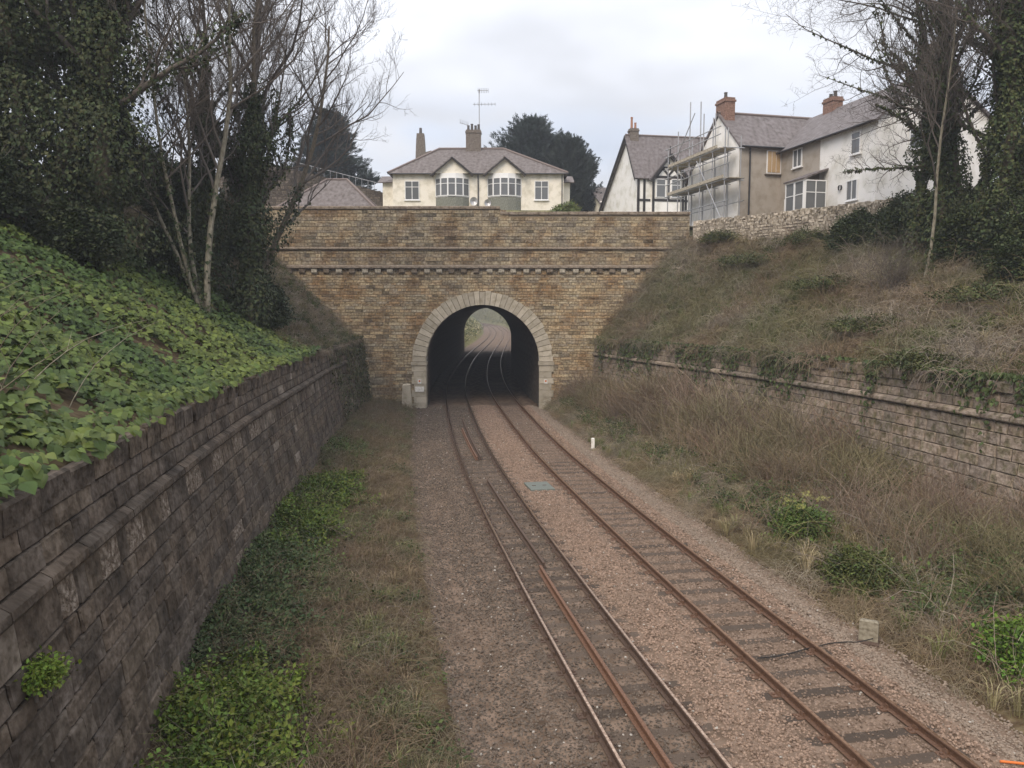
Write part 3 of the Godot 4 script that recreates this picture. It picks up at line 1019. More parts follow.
	for s in [-1, 1]:
		var mx: float = PORTAL_X + s * (ARCH_R + 0.45)
		var mk := thing("reflector_marker", "small white and orange reflector on the tunnel jamb beside %s" % ["the stone posts", "the bramble bank"][int(s > 0)], "reflector", Vector3(mx, 1.75, PORTAL_Z + 0.075))
		mb = MB.new()
		mb.box(Vector3(-0.12, -0.15, 0), Vector3(0.12, 0.15, 0.02))
		part("plate", mb, mats.white_paint, mk, true)
		mb = MB.new()
		for q in 10:
			var a0 := TAU * q / 10.0
			var a1 := TAU * (q + 1) / 10.0
			mb.tri(Vector3(0.0, 0.03, 0.026), Vector3(0.07 * cos(a0), 0.03 + 0.07 * sin(a0), 0.024), Vector3(0.07 * cos(a1), 0.03 + 0.07 * sin(a1), 0.024))
		part("reflector_disc", mb, mats.orange_plastic, mk, true)
	mb = MB.new()
	mb.box(Vector3(PORTAL_X - ARCH_R - 0.75, 1.05, PORTAL_Z + 0.075), Vector3(PORTAL_X - ARCH_R - 0.15, 1.4, PORTAL_Z + 0.095))
	single("name_plate", mb, mats.white_paint, "blank pale rectangular plate on the tunnel jamb below a reflector", "plate", "", "", Vector3(PORTAL_X - ARCH_R - 0.45, 1.05, PORTAL_Z + 0.075))

# ------------------------------------------------------------------ plants
func leaf_mesh(len: float, wid: float, round_: bool) -> ArrayMesh:   # a leaf growing along +y, folded on its midrib, facing +z
	var mb := MB.new()
	var n := 5
	var mid := []
	var l := []
	var r := []
	for k in n + 1:
		var u := float(k) / n
		var w := wid * (sin(PI * pow(u, 0.62 if round_ else 0.75)) * 0.5 + (0.12 if round_ and u < 0.2 else 0.0))
		if k == n:
			w = 0.0
		var droop := -0.25 * len * u * u
		var yb := -0.12 * len if round_ and k == 0 else 0.0
		mid.append(Vector3(0, len * u, droop))
		l.append(Vector3(-w, len * u + yb, droop + 0.22 * w))
		r.append(Vector3(w, len * u + yb, droop + 0.22 * w))
	for k in n:
		mb.quad(l[k], mid[k], mid[k + 1], l[k + 1])
		mb.quad(mid[k], r[k], r[k + 1], mid[k + 1])
	return mb.mesh()

func ivy_leaf() -> ArrayMesh:
	var mb := MB.new()
	var rim := [Vector3(0, -0.1, 0.0), Vector3(0.42, 0.0, 0.1), Vector3(0.3, 0.42, 0.06), Vector3(0, 0.9, -0.14), Vector3(-0.3, 0.42, 0.06), Vector3(-0.42, 0.0, 0.1)]
	for k in 6:
		mb.tri(Vector3(0, 0.25, 0), rim[k], rim[(k + 1) % 6])
	return mb.mesh()

func tangle_mesh(rng: RandomNumberGenerator, stems: int, reach: float, up: float, r: float) -> ArrayMesh:   # arching dead stems, about 1 m
	var mb := MB.new()
	for k in stems:
		var a := rng.randf() * TAU
		var p := Vector3(rng.randf_range(-0.4, 0.4), -0.05, rng.randf_range(-0.4, 0.4))
		var d := Vector3(cos(a) * rng.randf_range(0.1, 1.0), rng.randf_range(0.5, 1.4) * up, sin(a) * rng.randf_range(0.1, 1.0)).normalized()
		var L := reach * rng.randf_range(0.45, 1.1)
		var pts := PackedVector3Array()
		var rad := PackedFloat32Array()
		for q in 5:
			pts.append(p)
			rad.append(r * (1.0 - 0.17 * q))
			p += d * L * 0.25
			d = (d + Vector3(rng.randf_range(-0.3, 0.3), rng.randf_range(-0.75, -0.1) / up, rng.randf_range(-0.3, 0.3))).normalized()
		var shade := rng.randf_range(0.6, 1.3)
		mb.tube(pts, rad, 3, Color(shade, shade * rng.randf_range(0.92, 1.0), shade * rng.randf_range(0.82, 1.0)))
	return mb.mesh()

func tuft_mesh(rng: RandomNumberGenerator, blades: int, height: float) -> ArrayMesh:
	var mb := MB.new()
	for k in blades:
		var a := rng.randf() * TAU
		var out := Vector3(cos(a), 0, sin(a))
		var side := Vector3(-sin(a), 0, cos(a)) * 0.006
		var p := out * rng.randf() * 0.12
		var h := height * rng.randf_range(0.5, 1.1)
		var lean := rng.randf_range(0.2, 1.1)
		var shade := rng.randf_range(0.7, 1.3)
		var col := Color(shade, shade, shade * 0.9)
		var p1 := p + Vector3.UP * h * 0.55 + out * lean * h * 0.25
		var p2 := p + Vector3.UP * h * (0.9 - 0.3 * lean) + out * lean * h * 0.75
		mb.quad(p - side, p + side, p1 + side * 0.8, p1 - side * 0.8, col)
		mb.tri(p1 - side * 0.8, p1 + side * 0.8, p2, col)
	return mb.mesh()

func spray_mesh(rng: RandomNumberGenerator, leaves: int, spread: float, leaf: float) -> ArrayMesh:   # a clump of small leaves on a stem
	var mb := MB.new()
	for k in leaves:
		var p := Vector3(rng.randfn(0, 0.35), rng.randf_range(0.0, 0.8), rng.randfn(0, 0.35)) * spread
		var b := Basis.from_euler(Vector3(rng.randf_range(-0.9, 0.9), rng.randf() * TAU, rng.randf_range(-0.9, 0.9)))
		var s := leaf * rng.randf_range(0.6, 1.3)
		var shade := rng.randf_range(0.6, 1.35)
		var col := Color(shade * rng.randf_range(0.9, 1.1), shade, shade * rng.randf_range(0.7, 1.0))
		var q := [Vector3(0, 0, -0.5), Vector3(0.36, 0.06, 0.0), Vector3(0, -0.05, 0.6), Vector3(-0.36, 0.06, 0.0)]
		mb.tri(p + b * q[0] * s, p + b * q[2] * s, p + b * q[1] * s, col)
		mb.tri(p + b * q[0] * s, p + b * q[3] * s, p + b * q[2] * s, col)
	return mb.mesh()

func upright(rng: RandomNumberGenerator, at: Vector3, s: float, tilt := 0.15) -> Transform3D:
	var b := Basis(Vector3.UP, rng.randf() * TAU) * Basis(Vector3.RIGHT, rng.randf_range(-tilt, tilt))
	return Transform3D(b.scaled(Vector3(s, s * rng.randf_range(0.8, 1.2), s)), at)

func grow(mb: MB, p: Vector3, d: Vector3, L: float, r: float, level: int, last: int, rng: RandomNumberGenerator, path: Array, lift: float) -> void:
	var seg: int = [9, 6, 5, 4, 2][level]
	var pts := PackedVector3Array([p])
	var rad := PackedFloat32Array([r])
	var tip: float = r * [0.25, 0.22, 0.25, 0.3, 0.4][level]
	var wob: float = [0.07, 0.16, 0.2, 0.24, 0.25][level]
	var dirs := [d]
	for k in seg:
		d = (d + Vector3(rng.randfn(0, wob), rng.randfn(0, wob * 0.6) + lift * (0.05 + 0.06 * level), rng.randfn(0, wob))).normalized()
		p += d * L / seg
		pts.append(p)
		dirs.append(d)
		rad.append(lerpf(r, tip, (k + 1.0) / seg))
	mb.tube(pts, rad, [7, 5, 4, 3, 3][level])
	if level <= 1:
		path.append([pts, rad, level])
	if level == last:
		return
	var kids: int = [14, 8, 6, 5][level] + rng.randi() % 2
	for k in kids:
		var u := lerpf([0.28, 0.2, 0.2, 0.15][level], 1.0, (k + rng.randf()) / kids)
		var at := clampf(u, 0.0, 0.999) * seg
		var q := int(at)
		var from: Vector3 = pts[q].lerp(pts[q + 1], at - q)
		var axis: Vector3 = dirs[q]
		var out := axis.cross(Vector3(rng.randfn(), rng.randfn(), rng.randfn())).normalized()
		var nd := (axis * (rng.randf_range(0.6, 1.2) if lift > 0.3 else rng.randf_range(0.2, 0.75)) + out * rng.randf_range(0.6, 1.0)).normalized()
		var nl: float = L * [0.46, 0.5, 0.5, 0.5][level] * rng.randf_range(0.6, 1.15) * (1.15 - 0.5 * u)
		grow(mb, from, nd, nl, maxf(lerpf(r, tip, u) * 0.62, 0.006), level + 1, last, rng, path, lift)

func ivy_along(path: Array, upto: float, fat: float, count: int, rng: RandomNumberGenerator, where: Array, tint: PackedColorArray, base: Color, foot_y: float) -> void:
	var stems := path.filter(func(e): return e[2] == 0)
	for k in count:
		var st: Array = path[rng.randi() % path.size()]
		if rng.randf() < 0.62:
			st = stems[rng.randi() % stems.size()]
		var pts: PackedVector3Array = st[0]
		var u := rng.randf() * (pts.size() - 1.01)
		var q := int(u)
		var p: Vector3 = pts[q].lerp(pts[q + 1], u - q)
		var hgt := p.y - foot_y
		if hgt > upto * rng.randf_range(0.85, 1.05):
			continue
		var lump := 0.65 + 0.6 * field.get_noise_3d(p.x * 9.0, p.y * 14.0, p.z * 9.0) + 0.35 * sin(p.y * 1.9 + pts[0].x)
		var rr: float = st[1][q] + fat * (1.0 if st[2] == 0 else 0.5) * maxf(0.15, lump) * (1.0 - 0.55 * hgt / upto) * sqrt(rng.randf())
		var a := rng.randf() * TAU
		var out := Vector3(cos(a), rng.randf_range(-0.2, 0.5), sin(a))
		var at := p + out * rr
		var b := Basis.looking_at(-(out + Vector3(rng.randfn(0, 0.5), rng.randfn(0, 0.4) + 0.35, rng.randfn(0, 0.5))).normalized(), Vector3.UP) * Basis(Vector3.BACK, PI + rng.randfn(0, 0.7))
		var s := rng.randf_range(0.09, 0.17)
		where.append(Transform3D(b.scaled(Vector3.ONE * s), at))
		var w := rng.randf_range(0.55, 1.45)
		tint.append(Color(base.r * w * rng.randf_range(0.85, 1.3), base.g * w, base.b * w))

var ivy: ArrayMesh
func bare_tree(called: String, label: String, at: Vector3, lean: Vector3, height: float, radius: float, stems: int, ivy_to: float, ivy_fat: float, ivy_count: int, group: String, sd: int, pale := false, last := 4, lift := 1.0) -> Node3D:
	var rng := RandomNumberGenerator.new()
	rng.seed = sd
	var t := thing(called, label, "tree", at, 0.0, group)
	var path := []
	var crown := MB.new()
	var trunk := MB.new()
	for s in stems:
		var d := (Vector3(0, 1, 0) + lean + Vector3(rng.randfn(0, 0.1), 0, rng.randfn(0, 0.1)) * (2.0 if stems > 1 else 0.5)).normalized()
		var h := height * (1.0 if s == 0 else rng.randf_range(0.7, 1.0))
		var r := radius * (1.0 if s == 0 else rng.randf_range(0.5, 0.85))
		var one := MB.new()
		var own := []
		grow(one, at + Vector3(rng.randf_range(-0.2, 0.2) * (stems - 1) * 0.6, -0.25, rng.randf_range(-0.2, 0.2)), d, h, r, 0, last, rng, own, lift)
		path.append_array(own)
		# the first tube is the stem itself
		var nv: int = own[0][0].size() * 7
		var ni: int = (own[0][0].size() - 1) * 7 * 6
		var k0 := trunk.v.size()
		for q in nv:
			trunk.v.append(one.v[q]); trunk.n.append(one.n[q]); trunk.c.append(one.c[q])
		for q in ni:
			trunk.i.append(one.i[q] + k0)
		k0 = crown.v.size() - nv
		for q in range(nv, one.v.size()):
			crown.v.append(one.v[q]); crown.n.append(one.n[q]); crown.c.append(one.c[q])
		for q in range(ni, one.i.size()):
			crown.i.append(one.i[q] + k0)
	part("trunk", trunk, mats.bark_pale if pale else mats.bark, t)
	part("crown", crown, mats.twig, t)
	if ivy_count > 0:
		var where := []
		var tint := PackedColorArray()
		ivy_along(path, ivy_to, ivy_fat, ivy_count, rng, where, tint, Color(0.042, 0.056, 0.022) if at.x < 0.0 else Color(0.058, 0.077, 0.028), at.y)
		swarm("ivy", ivy, mats.leaf, where, tint, t)
	return t

func shrub(called: String, label: String, category: String, at: Vector3, size: Vector3, count: int, leaf: Mesh, base: Color, sd: int, group := "", leaf_size := 1.0) -> Node3D:
	var rng := RandomNumberGenerator.new()
	rng.seed = sd
	var t := thing(called, label, category, at, 0.0, group)
	var stems := MB.new()
	for k in 16:
		var a := rng.randf() * TAU
		var e := Vector3(cos(a) * size.x, 0, sin(a) * size.z) * rng.randf_range(0.2, 0.85) + Vector3.UP * size.y * rng.randf_range(0.5, 1.0)
		stems.tube(PackedVector3Array([at + Vector3(cos(a), 0, sin(a)) * 0.08 - Vector3.UP * 0.15, at + e * 0.5 + Vector3.UP * 0.1, at + e]), PackedFloat32Array([0.025, 0.016, 0.006]), 4)
	part("stems", stems, mats.twig, t)
	var where := []
	var tint := PackedColorArray()
	for k in count:
		var d := Vector3(rng.randfn(), rng.randfn(), rng.randfn()).normalized()
		d.y = absf(d.y) * 1.0 - 0.08
		var lump := 0.8 + 0.45 * field.get_noise_3d(at.x * 7.0 + d.x * 60.0, d.y * 60.0, at.z * 7.0 + d.z * 60.0)
		var p := at + d * size * lump * pow(rng.randf(), 0.35)
		where.append(upright(rng, p, rng.randf_range(0.7, 1.3) * leaf_size, 0.9))
		var w := rng.randf_range(0.6, 1.4)
		tint.append(Color(base.r * w * rng.randf_range(0.85, 1.2), base.g * w, base.b * w))
	swarm("foliage", leaf, mats.leaf, where, tint, t)
	return t

func conifer(label: String, at: Vector3, height: float, width: float, sd: int, broad: bool, base: Color) -> void:
	var rng := RandomNumberGenerator.new()
	rng.seed = sd
	var t := thing("conifer_tree", label, "tree", at, 0.0, "dark conifers behind the houses")
	var mb := MB.new()
	mb.tube(PackedVector3Array([at - Vector3.UP * 0.2, at + Vector3.UP * height * 0.5, at + Vector3.UP * height * 0.96]), PackedFloat32Array([0.3, 0.18, 0.03]), 7)
	part("trunk", mb, mats.bark, t)
	var spray := MB.new()
	for k in 46:   # a frond: scale leaves along side shoots
		var u := rng.randf()
		var p := Vector3(rng.randf_range(-0.34, 0.34) * (1.05 - u), u, rng.randfn(0, 0.05))
		var q := p + Vector3(rng.randf_range(-0.14, 0.14), rng.randf_range(0.08, 0.2), rng.randf_range(-0.07, 0.07))
		var s := Vector3(rng.randf_range(0.02, 0.05), rng.randf_range(-0.02, 0.02), 0.02)
		var w := rng.randf_range(0.7, 1.3)
		spray.tri(p - s, p + s, q, Color(w, w, w))
	var fm := spray.mesh()
	var where := []
	var tint := PackedColorArray()
	var limbs := MB.new()
	var n := 210 if broad else 190
	for k in n:
		var u := pow((k + rng.randf()) / n, 0.85)
		var a := k * 2.39996 + rng.randf_range(-0.3, 0.3)
		var R := width * (pow(1.0 - u, 0.62 if broad else 0.85) + 0.05) * rng.randf_range(0.35, 1.2) * (0.85 + 0.3 * sin(a * 2.0 + sd))
		var dir := Vector3(cos(a), 0.75 if broad else 0.3, sin(a)).normalized()
		var s := at + Vector3.UP * height * (0.05 + 0.9 * u)
		limbs.tube(PackedVector3Array([s, s + dir * R * 0.9]), PackedFloat32Array([0.05 * (1.1 - u), 0.012]), 3)
		var m := int(8 + R * 9)
		for j in m:
			var v := pow(rng.randf(), 0.6)
			var p := s + dir * R * v + Vector3(rng.randfn(0, 0.2), rng.randfn(0, 0.18), rng.randfn(0, 0.2)) * (0.4 + R * 0.22)
			var up := (dir * 0.8 + Vector3(rng.randfn(0, 0.45), 0.35 if broad else 0.05, rng.randfn(0, 0.45))).normalized()
			var b := Basis(up.cross(Vector3(rng.randfn(), rng.randfn(), rng.randfn())).normalized(), up, Vector3.ZERO)
			b.z = b.x.cross(b.y)
			where.append(Transform3D(b.scaled(Vector3.ONE * rng.randf_range(0.6, 1.5)), p))
			var w := rng.randf_range(0.6, 1.4)
			tint.append(Color(base.r * w, base.g * w, base.b * w))
	part("limbs", limbs, mats.bark, t)
	swarm("crown", fm, mats.leaf, where, tint, t)

func make_ballast(rng: RandomNumberGenerator) -> void:
	var mb := MB.new()   # one angular stone, unit size
	var p := [Vector3(0.5, 0.05, 0.1), Vector3(0.1, 0.1, 0.48), Vector3(-0.46, -0.05, 0.2), Vector3(-0.3, 0.05, -0.4), Vector3(0.3, 0.0, -0.42), Vector3(0.06, 0.42, 0.06), Vector3(-0.18, 0.34, -0.1), Vector3(0.0, -0.35, 0.0)]
	for q in [[0, 5, 4], [0, 1, 5], [1, 6, 5], [1, 2, 6], [2, 3, 6], [3, 4, 6], [4, 5, 6], [1, 0, 7], [2, 1, 7], [3, 2, 7], [4, 3, 7], [0, 4, 7]]:
		mb.tri(p[q[0]], p[q[2]], p[q[1]])
	var where := []
	var tint := PackedColorArray()
	var old := Color(0.118, 0.094, 0.075)
	var fresh := Color(0.26, 0.184, 0.138)
	for k in 190000:
		# density per metre falls off with distance
		var u := rng.randf()
		var z := -8.0 - 45.5 * pow(u, 1.5)
		var off := rng.randf_range(-4.75, 4.35)
		var size := rng.randf_range(0.032, 0.066) * (1.0 + 0.012 * (-z - 8.0))
		var y := floor_y(off, z)
		var a := absf(off)
		if absf(a - 1.76) < 1.25 and rng.randf() < 0.25:
			continue
		for r in [1.008, 2.512]:
			if absf(a - r) < 0.10:
				a = -1.0
		if a < 0.0:
			continue
		where.append(Transform3D(Basis.from_euler(Vector3(rng.randf() * TAU, rng.randf() * TAU, rng.randf() * TAU)).scaled(Vector3(size, size * 0.8, size)), Vector3(line_x(z) + off, y - 0.008 + rng.randf() * 0.012 + (0.026 if rng.randf() < 0.14 else 0.0), z)))
		var f := smoothstep(-1.2, -0.75, off) 
		f = clampf(f + 0.3 * field.get_noise_2d(off * 12.0, z * 6.0), 0.0, 1.0)
		if off > 1.0 and off < 2.52:
			f *= 0.62
		var col := old.lerp(fresh, f) * rng.randf_range(0.7, 1.3)
		if off > 3.2:
			col = col.lerp(Color(0.24, 0.21, 0.17), 0.5)
		if rng.randf() < 0.008:
			col = Color(0.38, 0.35, 0.31)
		tint.append(col)
	swarm("ballast_stones", mb.mesh(), mats.ballast_stone, where, tint, self, "loose brown and pinkish ballast stones around the tracks", "ballast")

func patchy(x: float, z: float, f: float, sd: float) -> float:
	return field.get_noise_2d(x * f + sd, z * f - sd)

func make_plants() -> void:
	var rng := RandomNumberGenerator.new()
	rng.seed = 2024
	var tangles: Array[ArrayMesh] = []
	for k in 3:
		tangles.append(tangle_mesh(rng, 46, 0.85, [0.55, 0.8, 0.4][k], 0.0065))
	var scrub := tangle_mesh(rng, 40, 1.35, 1.5, 0.008)
	var tuft := tuft_mesh(rng, 34, 0.42)
	var weeds := spray_mesh(rng, 34, 0.3, 0.075)
	var brown := Color(0.272, 0.208, 0.142)
	var straw := Color(0.42, 0.345, 0.22)
	var grey := Color(0.34, 0.295, 0.24)
	var green := Color(0.085, 0.115, 0.035)
	var dark := Color(0.04, 0.056, 0.022)
	var lush := Color(0.125, 0.175, 0.03)
	# ---- verges beside the track
	var set_a := [[], [], [], []]
	var tint_a := [PackedColorArray(), PackedColorArray(), PackedColorArray(), PackedColorArray()]
	var tufts := []
	var tuft_tint := PackedColorArray()
	var leafy := []
	var leafy_tint := PackedColorArray()
	for k in 4600:   # beside the dark wall
		var z := -7.0 - 46.0 * pow(rng.randf(), 1.2)
		var lf := table(LEFT_FOOT, z)
		var off := lerpf(-4.75, lf + 0.15, pow(rng.randf(), 0.8))
		var edge := absf(off + 4.7)
		var pt := Vector3(line_x(z) + off, floor_y(off, z), z)
		var w := rng.randf_range(0.7, 1.3)
		var m := patchy(off, z, 14.0, 0.0)
		var near_wall := smoothstep(2.6, 0.9, off - lf)
		if near_wall > 0.3 and (z > -13.2 or z < -18.0 and z > -31.0) and rng.randf() < 0.85:
			continue
		if rng.randf() < 0.8:
			var col := brown.lerp(grey, clampf(0.2 + m * 1.3, 0.0, 1.0)).lerp(Color(0.2, 0.2, 0.09), clampf(m * 2.0, 0.0, 0.5)) * w * 0.8
			var v := rng.randi() % 3
			set_a[v].append(upright(rng, pt, rng.randf_range(0.5, 1.15) * clampf(0.45 + edge, 0.5, 1.0)))
			tint_a[v].append(col)
		else:
			tufts.append(upright(rng, pt, rng.randf_range(0.6, 1.4) * clampf(0.4 + edge, 0.5, 1.0)))
			tuft_tint.append((brown.lerp(straw, 0.25) if m < 0.16 else straw.lerp(green * 1.6, 0.6)) * w * 0.8)
		if rng.randf() < 0.5 and m > -0.05:
			leafy.append(upright(rng, pt, rng.randf_range(0.6, 1.1), 0.4))
			leafy_tint.append(dark.lerp(green, rng.randf()) * w)
	for k in 6300:   # bramble and dead stems under the pale wall
		var z := -8.0 - 45.0 * pow(rng.randf(), 1.1)
		var rf := table(RIGHT_FOOT, z)
		var u := pow(rng.randf(), 0.8)
		var off := lerpf(4.35, rf - 0.05, u)
		var pt := Vector3(line_x(z) + off, floor_y(off, z), z)
		var w := rng.randf_range(0.65, 1.3)
		var m := patchy(off, z, 9.0, 40.0)
		var g2 := patchy(off, z, 6.0, -70.0)
		if rng.randf() < 0.8:
			var col := brown.lerp(grey, clampf(0.45 + m * 1.6, 0.0, 1.0)).lerp(straw, clampf(g2 * 1.5, 0.0, 0.5)).lerp(Color(0.22, 0.215, 0.11), clampf(0.1 - g2 * 2.0, 0.0, 0.55)) * w
			var v := rng.randi() % 3
			if u > 0.4 and rng.randf() < clampf(0.2 + 0.9 * patchy(off, z, 16.0, 500.0), 0.04, 0.4):
				v = 3
				col = Color(0.26, 0.18, 0.13).lerp(grey, rng.randf() * 0.7).lerp(Color(0.24, 0.23, 0.12), clampf(0.2 + g2 * 2.0, 0.0, 0.7)) * w
			set_a[v].append(upright(rng, pt, rng.randf_range(0.7, 1.35) * (0.7 + 0.3 * smoothstep(0.0, 0.2, u)) * (1.0 + (1.1 if v == 3 else 0.4) * u * smoothstep(-22.0, -32.0, z) * (1.0 - 0.6 * smoothstep(-40.0, -48.0, z)))))
			tint_a[v].append(col)
		else:
			tufts.append(upright(rng, pt, rng.randf_range(0.9, 1.8)))
			tuft_tint.append(straw.lerp(green * 1.5, clampf(0.4 + g2 * 2.0, 0.0, 0.9)) * w * 0.85)
		if rng.randf() < 0.6 and g2 > -0.05 and u > 0.12:
			leafy.append(upright(rng, pt + Vector3.UP * rng.randf() * 0.5, rng.randf_range(0.7, 1.3), 0.5))
			leafy_tint.append(dark.lerp(green, rng.randf()) * w)
	# ---- bank above the pale wall
	for k in 6000:
		var z := -12.0 - 41.0 * rng.randf()
		var x0 := right_face(z, 4.75) + 0.1
		var x1 := table(GARDEN, z)
		var x := lerpf(x0, x1, rng.randf())
		if x / -z > 0.75:
			continue
		var pt := Vector3(x, right_bank_y(x, z), z)
		var w := rng.randf_range(0.65, 1.3)
		var m := patchy(x, z, 7.0, 11.0)
		var g2 := patchy(x, z, 5.0, 130.0) + 0.14 + 0.1 * smoothstep(-40.0, -22.0, z)
		if rng.randf() < 0.66:
			var v := rng.randi() % 3
			set_a[v].append(upright(rng, pt, rng.randf_range(0.6, 1.9), 0.6))
			tint_a[v].append(brown.lerp(grey, clampf(0.5 + m * 1.8, 0.0, 1.0)).lerp(Color(0.2, 0.205, 0.1), clampf(g2 * 1.6, 0.0, 0.6)) * w)
		else:
			tufts.append(upright(rng, pt, rng.randf_range(0.9, 1.9), 0.5))
			tuft_tint.append(straw.lerp(green * 1.7, clampf(0.45 + g2 * 2.2, 0.1, 0.95)) * w * 0.7)
		if g2 > -0.1 and rng.randf() < 0.6:
			leafy.append(upright(rng, pt, rng.randf_range(0.7, 1.3), 0.5))
			leafy_tint.append(green.lerp(dark, rng.randf() * 0.7) * w)
	# ---- steep end of the other bank, towards the portal
	for k in 2600:
		var z := -33.0 - 20.0 * rng.randf()
		var x0 := left_face(z, 4.75) + 0.1
		var x := x0 - 9.0 * rng.randf()
		var pt := Vector3(x, left_bank_y(x, z), z)
		var w := rng.randf_range(0.6, 1.25)
		var g2 := patchy(x, z, 6.0, 210.0)
		if rng.randf() < 0.55:
			var v := rng.randi() % 3
			set_a[v].append(upright(rng, pt, rng.randf_range(0.5, 1.0)))
			tint_a[v].append(brown.lerp(grey, rng.randf()) * w)
		else:
			tufts.append(upright(rng, pt, rng.randf_range(0.8, 1.6), 0.4))
			tuft_tint.append(straw.lerp(green * 1.3, clampf(0.5 + g2 * 2.0, 0.1, 0.95)) * w * 0.7)
		if rng.randf() < 0.7 and g2 > -0.15:
			leafy.append(upright(rng, pt, rng.randf_range(0.7, 1.2), 0.5))
			leafy_tint.append(dark.lerp(green, rng.randf()) * w)
	var cane := tangle_mesh(rng, 11, 2.1, 1.0, 0.011)
	var canes := []
	var cane_tint := PackedColorArray()
	for k in 900:
		var z := -9.0 - 43.0 * rng.randf()
		var pt: Vector3
		if k % 3 == 0:
			var off := lerpf(4.9, table(RIGHT_FOOT, z) - 0.3, rng.randf())
			pt = Vector3(line_x(z) + off, floor_y(off, z), z)
		elif k % 3 == 1:
			var x := lerpf(right_face(z, 4.75) + 0.3, table(GARDEN, z) - 0.3, rng.randf())
			pt = Vector3(x, right_bank_y(x, z), z)
		else:
			var off := lerpf(-5.2, table(LEFT_FOOT, z) + 0.5, rng.randf())
			pt = Vector3(line_x(z) + off, floor_y(off, z), z)
		canes.append(upright(rng, pt, rng.randf_range(0.3, 0.5) if k % 3 == 2 else rng.randf_range(0.45, 1.0), 0.5))
		cane_tint.append([Color(0.36, 0.31, 0.26), Color(0.25, 0.17, 0.12), Color(0.22, 0.21, 0.10)][rng.randi() % 3] * rng.randf_range(0.7, 1.2))
	swarm("bramble_canes", cane, mats.dry, canes, cane_tint, self, "long arching bramble canes standing above the dead growth", "bramble")
	for v in 3:
		swarm("dead_bramble", tangles[v], mats.dry, set_a[v], tint_a[v], self, ["low tangle of dead brown bramble stems on verges and banks", "upright dead brown bramble stems among the grass", "flat mats of dead bramble stems on verges and banks"][v], "bramble")
	swarm("dry_saplings", scrub, mats.dry, set_a[3], tint_a[3], self, "tall reddish brown leafless shoots in front of the pale wall", "shoots")
	swarm("dry_grass", tuft, mats.dry, tufts, tuft_tint, self, "tufts of straw and olive grass on verges and banks", "grass")
	swarm("bramble_leaves", weeds, mats.leaf, leafy, leafy_tint, self, "small dark green bramble leaves scattered over verges and banks", "leaves")
	# ---- green weeds at the foot of the dark wall
	var spots := [[-11.1, 1.2, 1.3, lush * 0.9, 900, "bright green clump of goosegrass at the foot of the dark wall", 0.28],
		[-15.0, 0.8, 1.3, dark * 1.6, 900, "dark green ivy carpet at the foot of the dark wall", 0.22],
		[-18.2, 0.9, 1.4, dark * 2.0, 900, "dull green nettle patch between ivy carpet and bright weeds", 0.2],
		[-22.0, 1.0, 1.35, lush * 0.8, 1100, "fresh green weeds filling the wall foot beside brown bramble", 0.2],
		[-26.5, 1.2, 1.5, lush * 0.75, 1200, "yellowish green weeds at the wall foot towards the tunnel", 0.2],
		[-34.0, 0.9, 1.3, green, 700, "olive green weeds at the wall foot close to the tunnel", 0.3]]
	for q in spots:
		var zc: float = q[0]
		var c := Vector3(left_face(zc, 0.3) + q[1], 0.1, zc)
		var where := []
		var tint := PackedColorArray()
		for k in q[4]:
			var a := rng.randf() * TAU
			var r: float = q[2] * sqrt(rng.randf()) * (0.85 + 1.1 * field.get_noise_2d(cos(a) * 90.0 + zc * 20.0, sin(a) * 90.0))
			var z := zc + sin(a) * r * 1.9
			var x := c.x + (line_x(z) - line_x(zc)) + cos(a) * r
			x = maxf(x, left_face(z, 0.6) + 0.03)
			if field.get_noise_2d(x * 40.0, z * 40.0) < -0.12 and rng.randf() < 0.85:
				continue
			var y: float = floor_y(x - line_x(z), z) + rng.randf() * q[6] * (1.0 - r / q[2] * 0.7)
			where.append(upright(rng, Vector3(x, y, z), rng.randf_range(0.5, 1.25), 0.5))
			var w := rng.randf_range(0.5, 1.4)
			var base: Color = q[3]
			tint.append(Color(base.r * w * rng.randf_range(0.8, 1.25), base.g * w, base.b * w))
		swarm("weed_patch", weeds, mats.leaf, where, tint, self, q[5], "weeds")
	# ---- broad leaves covering the shaded bank
	var big := leaf_mesh(0.145, 0.155, true)
	var cover := thing("leafy_ground_cover", "carpet of broad rounded green leaves covering the bank above the dark wall", "ground cover", Vector3(left_face(-16.0, 4.75) - 2.0, 5.5, -16.0))
	var all := []
	for k in 38000:
		var z := -5.5 - 30.0 * pow(rng.randf(), 1.15)
		var x0 := left_face(z, 4.75) + 0.02
		var x := x0 - 8.5 * pow(rng.randf(), 1.1) * lerpf(1.0, 0.55, smoothstep(-24.0, -35.0, z))
		if x / -z < -0.80:
			continue
		if patchy(x, z, 11.0, 300.0) < -0.3 and rng.randf() < 0.8:
			continue
		var y := left_bank_y(minf(x, x0 - 0.5), z) + rng.randf_range(0.04, 0.24) + 0.3 * maxf(0.0, patchy(x, z, 22.0, 800.0))
		if x > x0 - 0.6:
			y = 4.72 + rng.randf_range(0.02, 0.3)
			x += 0.22 if rng.randf() < 0.4 else -0.15
		# blades face up and out of the slope
		var nrm := Vector3(0.5, 1.0, 0.25) + Vector3(rng.randfn(0, 0.42), 0, rng.randfn(0, 0.42))
		nrm = nrm.normalized()
		var heading := Vector3(rng.randfn(0, 0.7) + 0.8, -0.3, rng.randfn(0, 0.8) + 0.2)
		heading = (heading - nrm * heading.dot(nrm)).normalized()
		var b := Basis(heading.cross(nrm), heading, nrm).scaled(Vector3.ONE * (rng.randf_range(0.4, 0.8) if rng.randf() < 0.4 else rng.randf_range(0.8, 1.35)))
		var w := rng.randf_range(0.55, 1.35)
		if rng.randf() < 0.025:
			w *= 0.6
